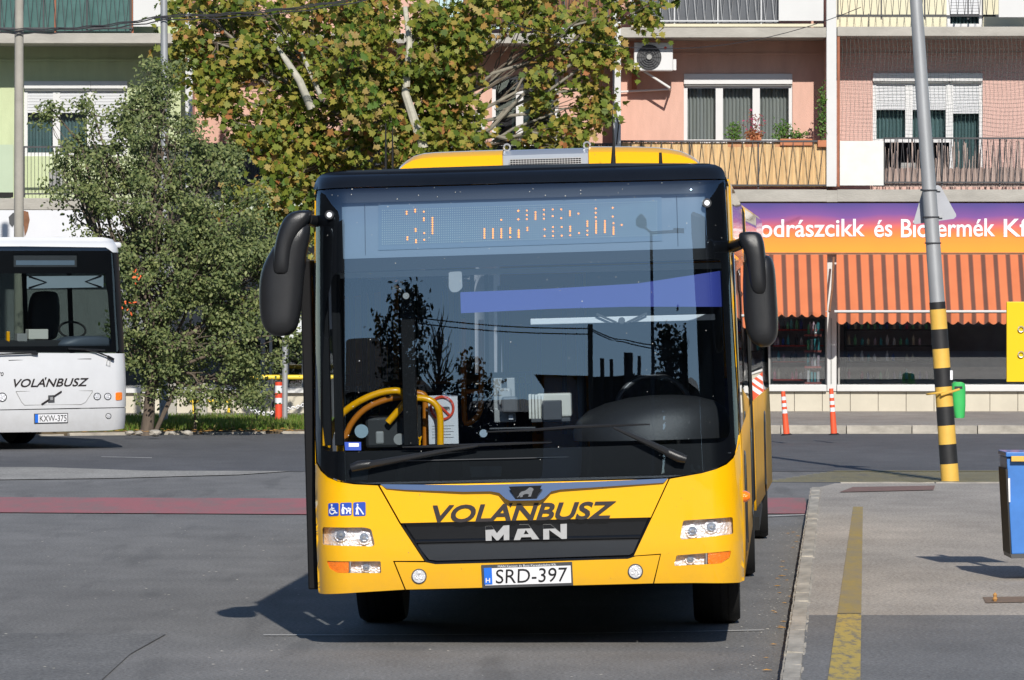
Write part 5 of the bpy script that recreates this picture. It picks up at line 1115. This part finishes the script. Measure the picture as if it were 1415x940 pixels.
# red bollards
def bollard(x, yt, yb, lean, lab, Y=83.3):
    t = thing("traffic_bollard", lab, "bollard", group=None); Y = FPX * (CAM_H - .12) / (yb - 414)
    def q_(y): return P(x + lean * (yb - y) / (yb - yt), y, Y)
    MB().cyl(q_(yb), q_(yb - 2), .085, 14, .06).build("bollard_base", M["rubber"], t, smooth=True)
    H = yb - yt; cuts = [(0, .50, 'r'), (.50, .59, 'w'), (.59, .65, 'r'), (.65, .73, 'w'), (.73, .80, 'r'), (.80, .88, 'w'), (.88, 1, 'r')]
    for a, c, k in cuts: MB().tube([q_(yb - a * H), q_(yb - c * H)], [.047 - .016 * a, .047 - .016 * c], 14).build("bollard_band", M["bollard"] if k == 'r' else M["plate"], t, smooth=True)
bollard(1087, 541, 601.5, -5, "orange-red bollard with white bands, nearest the yellow bus"); bollard(1152.5, 537, 601, -4, "orange-red bollard with white bands in front of the white shop column")
# green bin
gbn = thing("green_litter_bin", "small green litter bin on a post behind the leaning pole", "bin"); Yg = 88.5
secs = [(528, 1318, 1329), (530, 1315, 1333), (536, 1314, 1334), (560, 1316, 1334), (575, 1318, 1333), (580, 1320, 1331)]
rings = []
for y, x0, x1 in secs:
    a, c = P(x0, y, Yg), P(x1, y, Yg); m_ = (a + c) / 2; r_ = (c - a).length / 2; rings.append([(m_.x + r_ * math.copysign(abs(math.cos(t)) ** .6, math.cos(t)), Yg + .14 * math.copysign(abs(math.sin(t)) ** .6, math.sin(t)), m_.z) for t in [k * math.pi / 10 for k in range(20)]])
MB().loft(rings).build("bin_bucket", M["bingreen"], gbn, smooth=True); MB().cyl(P(1320, 592, Yg + .16), P(1319, 527, Yg + .16), .03, 10).build("bin_post", mat("green_post", (.03, .16, .12), .5), gbn)
rbox("bin_slot", (1319, 534, 1330, 537.5), Yg - .143, .01, M["wblack"], gbn)
# left side: poles, post with round sign, pipes and chain
Yl = 86.5
p1 = tag(MB().tube([P(26.5, 592, Yl), P(26, 300, Yl), (P(26.5, -60, Yl))], [.085, .078, .068], 16).build("concrete_pole", M["concpole"], smooth=True), "grey concrete pole rising behind the white bus at the left edge", "pole")
p2 = tag(MB().tube([P(226, 592, Yl), P(227.5, 150, Yl), P(226, -60, Yl)], [.07, .062, .052], 16).build("street_pole", M["galv"], smooth=True), "slim grey steel pole rising behind the small tree", "pole")
def cat_line(a, c, sag, n=24): a, c = Vector(a), Vector(c); return [a.lerp(c, i / n) - Vector((0, 0, sag * 4 * (i / n) * (1 - i / n))) for i in range(n + 1)]
cb = MB()
for dz in (0, .022, -.045): cb.tube([p + Vector((0, .02 * math.sin(i * 1.3 + dz * 60), dz + .012 * math.sin(i * 1.7 + dz * 30))) for i, p in enumerate(cat_line(P(-60, 38, Yl - .1), P(226, 24, Yl - .1), .12) + cat_line(P(236, 23, Yl - .1), P(620, -30, Yl - .1), .15))], .011, 5, cap=False)
tag(cb.build("overhead_cable", M["cable"]), "bundled black overhead cable sloping up between the two poles at the left", "cable")
tag(MB().tube(cat_line(P(700, 30, 88), P(1190, 10, 88), .55), .006, 4, cap=False).build("overhead_wire", M["cable"]), "thin black wire sagging across the upper balconies", "wire")
rp = thing("round_sign_post", "galvanised post with a round sign showing its grey back beside the bus mirror", "traffic sign")
Yq = 87.5
MB().cyl(P(393.5, 586, Yq), P(394, 452, Yq), .045, 14).build("post", M["galv"], rp, smooth=True); c = P(399, 448, Yq - .08)
MB().cyl((c.x, Yq - .08, c.z), (c.x, Yq - .06, c.z), .235, 36).build("sign_disc", mat("pale_sign_back", (.6, .62, .63), .5, var=.08), rp)
bp_ = thing("red_white_bollard", "red bollard with a white band standing beside the round sign post", "bollard")
for a, c_, m_ in ((586, 558, "red"), (558, 550, "plate"), (550, 543, "red"), (543, 533, "plate"), (533, 528, "red")): MB().cyl(P(385, a, Yq - .1), P(385, c_, Yq - .1), .06, 14).build("bollard_band", M[m_], bp_, smooth=True)
yr = thing("yellow_guard_rail", "yellow tubular guard rail behind the round sign post", "guard rail")
MB().tube([P(340, 521.5, 88), P(480, 521.5, 88)], .04, 10).build("rail_tube", M["pipeyellow"], yr, smooth=True)
for x in (376, 460): MB().cyl(P(x, 590, 88), P(x, 521, 88), .035, 10).build("rail_post", M["dgrey"], yr)
gp_ = thing("yellow_gas_pipe", "yellow gas pipe running low along the wall behind the small tree", "pipe")
MB().tube([P(262, 554, 93.3), P(316, 554.5, 93.3), P(316, 570, 93.3)], .03, 8).build("pipe_run", M["pipeyellow"], gp_, smooth=True); rbox("pipe_valve", (312, 551, 320, 557), 93.2, .12, M["pipeyellow"], gp_)
MB().cyl(P(268, 553, 93.3), P(268, 590, 93.3), .03, 8).build("pipe_drop", M["pipeyellow"], gp_)
ch = thing("barrier_chain", "white chain hanging between posts behind the small tree", "chain")
pts = cat_line(P(340, 560, 87.6), P(386, 566, 87.6), .10, 16) + cat_line(P(386, 566, 87.6), P(440, 549, 87.6), .05, 16)
for i in range(0, len(pts) - 1): 
    a, c_ = pts[i], pts[i + 1]
    if (c_ - a).length < .01: continue
    d = (c_ - a); n_ = Vector((0, 1, 0)) if i % 2 else Vector((0, 0, 1)); m_ = (a + c_) / 2; L_ = d.length * .62; d.normalize()
    MB().tube([m_ + d * L_ * math.cos(t) + n_ * .025 * math.sin(t) for t in [k * math.pi / 5 for k in range(11)]], .009, 5, cap=False).build("chain_link", M["plate"], ch)
for x, w_, lb in ((236, .09, "square pale concrete post behind the trunk of the small tree"), (281, .06, "slim pale concrete post right of the small tree trunk")):
    a = P(x, 588, 90); tag(MB().box((a.x - w_, 90, a.z - .1), (a.x + w_, 90 + 2 * w_, P(x, 530, 90).z)).build("concrete_post", M["conc"], bevel=.01), lb, "post")
# dark stake and hoop by the tree
tag(MB().tube([P(213, 601, 81.5), P(243, 535, 81.5)], .035, 8).build("tree_stake", M["bark"]), "dark leaning stake beside the trunk of the small tree", "stake")
tag(MB().tube([P(270, 600, 82), P(269, 528, 82)], .022, 6).build("thin_stake", M["bark"]), "thin dark upright stake right of the small tree", "stake")

# ================================================================ TREES
rs = np.random.RandomState(4)
LEAF = {  # outline points (x, y), one face per leaf
 'small': [(0, 0), (.28, .35), (.2, .8), (0, 1.0), (-.25, .7), (-.26, .3)],
 'plane': [(0, 0), (.38, .02), (.30, .22), (.62, .38), (.36, .50), (.40, .74), (.16, .70), (0, 1.05), (-.16, .70), (-.40, .74), (-.36, .50), (-.62, .38), (-.30, .22), (-.38, .02)]}
def leaf_geo(pos, size, shape, droop=.3, facing=(.1, -.75, .6)):
    n = len(pos); o = np.array(LEAF[shape]); k = len(o); F = np.array(facing)
    nrm = rs.normal(size=(n, 3)) * .62 + F; nrm /= np.linalg.norm(nrm, axis=1)[:, None]
    t = rs.normal(size=(n, 3)) + np.array([0, 0, -droop * 2]); t -= (t * nrm).sum(1)[:, None] * nrm; t /= np.linalg.norm(t, axis=1)[:, None]; b_ = np.cross(nrm, t)
    s = (size * rs.uniform(.6, 1.25, n))[:, None, None]
    loc = b_[:, None, :] * o[None, :, 0:1] + t[:, None, :] * (o[None, :, 1:2]) + nrm[:, None, :] * (np.abs(o[None, :, 0:1]) * .28 - .12 * o[None, :, 1:2] ** 2)
    return (pos[:, None, :] + loc * s), k
def leaf_mesh(name, pos, size, shape, m, parent, **kw):
    V_, k = leaf_geo(pos, size, shape, **kw); n = len(pos); me = bpy.data.meshes.new(name)
    me.vertices.add(n * k); me.vertices.foreach_set("co", V_.reshape(-1).astype(np.float32)); me.loops.add(n * k); me.loops.foreach_set("vertex_index", np.arange(n * k, dtype=np.int32))
    me.polygons.add(n); me.polygons.foreach_set("loop_start", np.arange(0, n * k, k, dtype=np.int32)); me.polygons.foreach_set("loop_total", np.full(n, k, dtype=np.int32)); me.update(); me.validate()
    me.materials.append(m); o = bpy.data.objects.new(name, me); col.objects.link(o); o.parent = parent; return kind(o, 'stuff')
def bend(a, c, n=6, j=.12):
    a, c = Vector(a), Vector(c); L = (c - a).length; pts = [a.lerp(c, i / n) for i in range(n + 1)]
    for i in range(1, n): pts[i] += Vector((rnd.uniform(-1, 1), rnd.uniform(-1, 1), rnd.uniform(-.6, 1))) * L * j * .4
    return pts
def tree(name, label, trunk, fork, clumps, nleaf, size, shape, m, bark, sub=.3, r0=.14, whole=0, twigm=None, per=None, **kw):
    """clumps: (px, py, Y, rx, ry(depth), rz) ellipsoids in metres round a point"""
    t = thing(name, label, "tree"); t.location = (0, 0, 0)
    tp = [Vector(q_) for q_ in trunk]; MB().tube(tp, [r0 * (1 - .45 * i / max(1, len(tp) - 1)) * (1.35 if i == 0 else 1) for i in range(len(tp))], 14).build("trunk", bark, t, smooth=True)
    tw = MB(); P_ = []
    vol = [c_[3] * c_[5] for c_ in clumps]; tot = sum(vol)
    for ci, (px, py, Y, rx, ry, rz) in enumerate(clumps):
        c_ = P(px, py, Y); lb = MB(); base = tp[-1] if fork is None else Vector(fork[ci % len(fork)])
        pts = bend(base, c_, 6); lb.tube(pts, [r0 * .15 * (1 - i / 7) + .012 for i in range(7)], 8); lb.build("limb", M["limbbark"] if whole else bark, t, smooth=True)
        nsub = max(3, int(nleaf * vol[ci] / tot / (per or 60)))
        for k in range(nsub):
            d = rs.normal(size=3); d /= np.linalg.norm(d); q_ = rs.uniform(.35, 1.0) ** .6
            sc = np.array([c_.x + d[0] * rx * q_, c_.y + d[1] * ry * q_, c_.z + d[2] * rz * q_])
            src = pts[rnd.randrange(3, 7)]; tpt = bend(src, sc, 4, .18); tw.tube(tpt, [.016, .012, .009, .006, .003], 4, cap=False)
            n_ = int((per or 60) * rs.uniform(.6, 1.4)); out = Vector(sc - np.array(c_)); 
            if out.length > 0: out.normalize()
            ax = np.array(out) + rs.normal(size=3) * .5; ax /= np.linalg.norm(ax)
            u = rs.uniform(-.6, 1.3, n_)[:, None]; P_.append(sc + ax * u * sub + rs.normal(size=(n_, 3)) * sub * np.array([.45, .45, .38]))
    kind(tw.build("twigs", twigm or M["twig"], t, fix=False), 'stuff')
    pos = np.concatenate(P_)
    if whole:
        order = np.argsort(pos[:, 1] + rs.uniform(0, .3, len(pos))); pick = pos[order[:whole]]; pos = pos[order[whole:]]
        V_, k = leaf_geo(np.zeros((12, 3)), size, shape, **kw)
        lm = []
        for i in range(12):
            me = bpy.data.meshes.new("leaf"); me.from_pydata([tuple(v) for v in V_[i]], [], [tuple(range(k))]); me.materials.append(M["plane_leaf_%d" % (i % 4)]); lm.append(me)
        for i, p in enumerate(pick): o = bpy.data.objects.new("leaf", lm[i % 12]); col.objects.link(o); o.parent = t; o.location = tuple(p)
    leaf_mesh("foliage", pos, size, shape, m, t, **kw); return t
M["limbbark"] = mat("limb_bark", (.22, .20, .16), .9, var=.35, vs=6)
M["locust"] = leafmat("small_tree_leaves", [(0, (.07, .105, .036)), (.35, (.125, .165, .055)), (.75, (.195, .23, .085)), (1, (.32, .35, .14))], .3)
M["planeleaf"] = leafmat("plane_tree_leaves", [(0, (.07, .12, .015)), (.3, (.15, .20, .025)), (.6, (.26, .27, .04)), (.84, (.36, .30, .06)), (.95, (.42, .25, .07)), (1, (.42, .16, .06))], .35)
for i, c_ in enumerate([(.20, .23, .03), (.29, .28, .05), (.36, .26, .09), (.11, .20, .03)]): M["plane_leaf_%d" % i] = leafmat("plane_leaf_%d" % i, [(0, c_), (1, c_)], .35)
YT = 81.6
small = [(230, 200, YT, .75, .8, .55), (165, 230, YT, .55, .7, .45), (280, 225, YT + .2, .5, .7, .4), (130, 160, YT, .25, .3, .30), (70, 150, YT, .12, .2, .2), (215, 120, YT, .3, .4, .45), (215, 160, YT, .55, .6, .45), (110, 270, YT, .55, .7, .4), (100, 215, YT, .35, .5, .3),
  (200, 300, YT, 1.1, 1.1, .75), (300, 310, YT, .75, .9, .65), (245, 370, YT, 1.3, 1.3, .7), (345, 380, YT, .85, 1.0, .7), (205, 430, YT, .45, 1.0, .55), (260, 460, YT, 1.05, 1.1, .55), (350, 470, YT, .85, .9, .45), (230, 520, YT, .55, .8, .32), (310, 530, YT, .75, .8, .3), (330, 575 - 25, YT, .5, .5, .18), (190, 370, YT + .5, .4, .7, .6), (180, 480, YT - .1, .25, .5, .4), (380, 350, YT + .5, .35, .6, .45)]
tr0 = G(207, 604, .06)
tree("small_leaved_tree", "small-leaved green tree with a short dark trunk on the grass verge beside the white bus", [P(200, 603, YT), P(203, 595, YT), P(206, 570, YT), P(207, 545, YT), P(212, 518, YT)], [P(212, 520, YT), P(230, 500, YT), P(216, 510, YT)],
     small, 50000, .060, 'small', M["locust"], M["bark"], sub=.19, r0=.115, per=115, droop=.4)
for i, (x, y) in enumerate([(180, 424), (190, 377)]):
    p = P(x, y, YT - 1.4); n_ = 7; pos = np.array(p) + rs.normal(size=(n_, 3)) * .05; 
    o = leaf_mesh("leaf_cluster", pos, .06, 'small', mat("orange_leaf_%d" % i, (.7, .12, .03), .7), bpy.data.objects["small_leaved_tree"])
for i in range(5):
    x = 176 + i * 19; p = G(x + rnd.uniform(-6, 6), 603, .05); rr = rnd.uniform(.05, .10)
    bm = bmesh.new(); bmesh.ops.create_icosphere(bm, subdivisions=2, radius=rr)
    for v in bm.verts: v.co *= rnd.uniform(.8, 1.15); v.co.z *= .55
    me = bpy.data.meshes.new("verge_rock"); bm.to_mesh(me); bm.free(); o = link("verge_rock", me, M["kerb"]); o.location = (p.x, p.y + .35, .09)
    tag(o, "%s rough stone along the verge edge, counted from the white bus" % ["first", "second", "third", "fourth", "fifth"][i], "stone", "stones along the verge edge")
YL = 90.0
big = [(300, 60, YL, .85, 1.1, .7), (270, 10, YL, .6, 1.0, .6), (380, 30, YL, 1.0, 1.2, .7), (360, 110, YL - .3, .75, .9, .55), (300, 130, YL, .45, .7, .35), (470, 70, YL - .5, 1.0, 1.2, .8), (480, 10, YL, 1.1, 1.2, .5), (450, 160, YL - .6, .9, 1.2, .65), (540, 150, YL - .6, 1.0, 1.2, .8), (560, 60, YL, .8, 1.1, .8), (620, 120, YL, .6, .9, .6), (600, 180, YL - .4, .8, 1.0, .4), (430, 230, YL - .4, .75, 1.0, .5), (520, 240, YL - .4, .9, 1.0, .35),
 (390, 280, YL - .2, .6, .8, .6), (370, 340, YL - .2, .45, .7, .5), (640, 20, YL, .9, 1.0, .4), (680, 185, YL, .75, .8, .28), (770, 20, YL, .7, .9, .5), (760, 90, YL, .45, .7, .6), (800, 50, YL, .55, .8, .5), (780, 150, YL, .55, .7, .55), (820, 120, YL, .35, .6, .5), (770, 195, YL, .7, .7, .25), (850, 20, YL, .55, .7, .3), (890, 10, YL, .3, .5, .3), (720, 20, YL, .5, .8, .4), (410, 200, YL - .5, .7, .9, .6), (600, 60, YL - .8, .6, .6, .6), (590, 225, YL - .6, .6, .7, .3), (670, 30, YL - .5, .6, .6, .35), (800, 190, YL - .2, .5, .6, .3), (350, 255, YL - 1, .55, .6, .5), (330, 170, YL - 1, .5, .6, .45), (395, 400, YL - 1, .35, .5, .4), (345, 200, YL + .3, .4, .5, .35), (330, 70, YL + 1, .8, .4, .7), (850, 70, YL, .2, .3, .25)]
tree("plane_tree", "broad plane tree with yellowing lobed leaves behind the yellow bus roof", [G(560, 582, .09), P(562, 400, YL), P(556, 250, YL), P(540, 200, YL)], [P(540, 200, YL), P(556, 250, YL), P(560, 220, YL), P(600, 190, YL)],
     big, 18500, .118, 'plane', M["planeleaf"], M["planebark"], sub=.27, r0=.2, whole=300, per=46, twigm=M["twig"], droop=.5)
MB().tube([P(430, 150, YL - 1.2), P(414, 112, YL - 1.3), P(396, 84, YL - 1.1), P(380, 60, YL - .6)], [.07, .062, .05, .02], 10).build("bare_branch", M["planebark"], bpy.data.objects["plane_tree"], smooth=True)
MB().tube([P(446, 140, YL - 1.1), P(425, 92, YL - 1.1), P(414, 66, YL - .6)], [.045, .036, .015], 8).build("bare_branch", M["planebark"], bpy.data.objects["plane_tree"], smooth=True)
MB().tube([P(585, 205, YL - 1), P(560, 130, YL - 1), P(566, 60, YL - .8), P(560, 10, YL - .6)], [.09, .07, .05, .04], 8).build("bare_branch", M["planebark"], bpy.data.objects["plane_tree"], smooth=True)

# ================================================================ ACROSS THE STREET, BEHIND THE CAMERA (seen mirrored in the windscreen)
def hse(x0, x1, y, h, rh, lab, m, chim=(), gable=False, dp=9):
    t = thing("house", lab, "house"); MB().box((x0, y - dp, 0), (x1, y, h)).build("wall", m, t)
    MB().add([(x0 - .3, y + .3, h), (x1 + .3, y + .3, h), (x1 + .3, y - dp - .3, h), (x0 - .3, y - dp - .3, h), (x0 + (2.5 if not gable else 0), y - dp / 2, h + rh), (x1 - (2.5 if not gable else 0), y - dp / 2, h + rh)], [(0, 1, 5, 4), (2, 3, 4, 5), (1, 2, 5), (3, 0, 4), (0, 3, 2, 1)]).build("roof", M["roofdark"], t)
    for cx, ch_ in chim: MB().box((cx - .45, y - dp / 2 - .5, h), (cx + .45, y - dp / 2 + .5, h + rh + ch_)).build("chimney", M["brick"], t)
    n = int((x1 - x0) / 2.6)
    for i in range(n):
        for z in (1, 3.8): 
            if z + 1.5 < h: MB().box((x0 + 1 + i * 2.6, y, z), (x0 + 2.1 + i * 2.6, y + .05, z + 1.5)).build("window", M["greyglaze"], t)

RX = lambda px: -2.0 + (px - 905) / 41.6
RZ = lambda py: 11.3 - (py - 400) * .02
YR = -30.0
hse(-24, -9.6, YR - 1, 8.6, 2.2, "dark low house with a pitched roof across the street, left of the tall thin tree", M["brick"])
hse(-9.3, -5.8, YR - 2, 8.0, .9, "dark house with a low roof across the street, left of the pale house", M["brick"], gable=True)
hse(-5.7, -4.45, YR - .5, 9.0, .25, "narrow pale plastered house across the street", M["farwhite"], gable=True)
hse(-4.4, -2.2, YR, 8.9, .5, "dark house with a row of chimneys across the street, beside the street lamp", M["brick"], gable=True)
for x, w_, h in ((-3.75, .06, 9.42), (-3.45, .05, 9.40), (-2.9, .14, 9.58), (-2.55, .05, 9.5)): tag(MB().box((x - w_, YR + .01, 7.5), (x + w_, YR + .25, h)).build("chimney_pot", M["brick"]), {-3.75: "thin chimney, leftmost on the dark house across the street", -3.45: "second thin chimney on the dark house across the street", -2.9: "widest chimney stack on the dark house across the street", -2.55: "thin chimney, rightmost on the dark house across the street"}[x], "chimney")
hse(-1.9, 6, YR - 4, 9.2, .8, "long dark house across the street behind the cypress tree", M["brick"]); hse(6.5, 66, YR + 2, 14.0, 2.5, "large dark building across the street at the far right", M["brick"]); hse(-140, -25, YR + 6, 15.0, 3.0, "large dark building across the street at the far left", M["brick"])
for x0, x1, lb in ((-75, -60, "unseen dark building added on the left to darken the windscreen corner reflection"), (60, 75, "unseen dark building added on the right to darken the windscreen corner reflection")):  # both out of view, added so the windscreen corners mirror something dark
    t = thing("house", lb, "house"); MB().box((x0, -40, 0), (x1, 70, 24)).build("wall", M["brick"], t); MB().box((x0 - .3, -40.3, 24), (x1 + .3, 70.3, 25)).build("roof", M["roofdark"], t)
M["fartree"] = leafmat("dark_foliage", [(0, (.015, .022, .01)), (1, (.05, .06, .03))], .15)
def ftree(name, lab, x, y, z0, z1, rx, n, pts):
    t = thing(name, lab, "tree"); MB().tube(bend((x, y, 0), (x, y, z0 + .6), 5, .03), [.22, .2, .17, .14, .11, .08], 8).build("trunk", M["bark"], t, smooth=True)
    tw = MB(); ps = []
    for _ in range(pts):
        u = rs.uniform(0, 1); zz = z0 + (z1 - z0) * u; r_ = rx * (1 - abs(2 * u - .8) ** 2 * .5) * rs.uniform(.2, 1); an = rs.uniform(0, 6.28); p = np.array((x + r_ * math.cos(an), y + r_ * math.sin(an), zz)); tw.tube(bend((x, y, max(z0 - .6, zz - 1.0)), p, 4, .2), [.04, .03, .02, .014, .006], 4, cap=False)
        if n: ps.append(p + rs.normal(size=(n, 3)) * .16)
    kind(tw.build("branches", M["bark"], t), 'stuff')
    if n: leaf_mesh("foliage", np.concatenate(ps), .16, 'small', M["fartree"], t, facing=(0, .5, .5))
ftree("tall_thin_tree", "tall loose tree across the street, left of the bare tree", RX(568), YR + 1, 7.2, 11.2, 1.15, 26, 110)
ftree("bare_tree", "bare branching tree across the street beside the tall loose tree", RX(618), YR + 1.5, 7.5, 10.7, .8, 0, 60)
ftree("bushy_tree", "low bushy dark tree across the street, right of the bare tree", RX(655), YR + 1, 6.5, 9.3, 1.2, 30, 50)
ftree("cypress_tree", "narrow dark cypress across the street, left of the other cypress", RX(925), YR + 2, 5.5, 10.0, .28, 30, 60); ftree("cypress_tree", "second narrow dark cypress across the street, nearer the bright street edge", RX(948), YR + 2, 5.5, 9.8, .25, 30, 60)
ftree("big_dark_tree", "broad dark tree across the street at the right of the cypresses", 12, YR + 6, 4, 12.5, 5, 40, 200); ftree("big_dark_tree", "broad dark tree across the street far at the left", -40, YR + 14, 4, 12.0, 6, 40, 200)
sl = thing("street_lamp", "tall street lamp with two short arms standing behind the camera", "street lamp")
MB().tube([(RX(908), YR + 4, 0), (RX(908), YR + 4, 12.0)], [.09, .045], 8).build("lamp_post", M["iron"], sl); MB().tube([(RX(908) - .25, YR + 4, 12.15), (RX(908), YR + 4, 12.0), (RX(908) + .9, YR + 4, 12.05)], .04, 6).build("lamp_arm", M["iron"], sl)
MB().loft([[(RX(908) - .3 + r_ * math.cos(k * .785), YR + 4 + r_ * math.sin(k * .785), z) for k in range(8)] for r_, z in ((.05, 12.4), (.17, 12.3), (.17, 12.15), (.05, 12.1))]).build("lamp_head", M["iron"], sl); MB().box((RX(908) + .7, YR + 3.9, 12.02), (RX(908) + 1.15, YR + 4.1, 12.1)).build("lamp_head", M["iron"], sl)
tag(MB().tube([(RX(822), YR + 2, 0), (RX(822), YR + 2, 10.1)], .085, 8).build("utility_pole", M["bark"]), "dark wooden utility pole behind the camera carrying wires", "pole")
for dz, lb in ((0, "upper sagging wire on the utility pole behind the camera"), (-.14, "lower sagging wire on the utility pole behind the camera")):
    tag(MB().tube(cat_line((RX(560), YR + 2, 10.4 + dz), (RX(822), YR + 2, 10.0 + dz), .12) + cat_line((RX(822), YR + 2, 10.0 + dz * .3), (RX(1010), YR + 2, 9.9 + dz), .4), .016, 4, cap=False).build("overhead_wire", M["cable"]), lb, "wire")
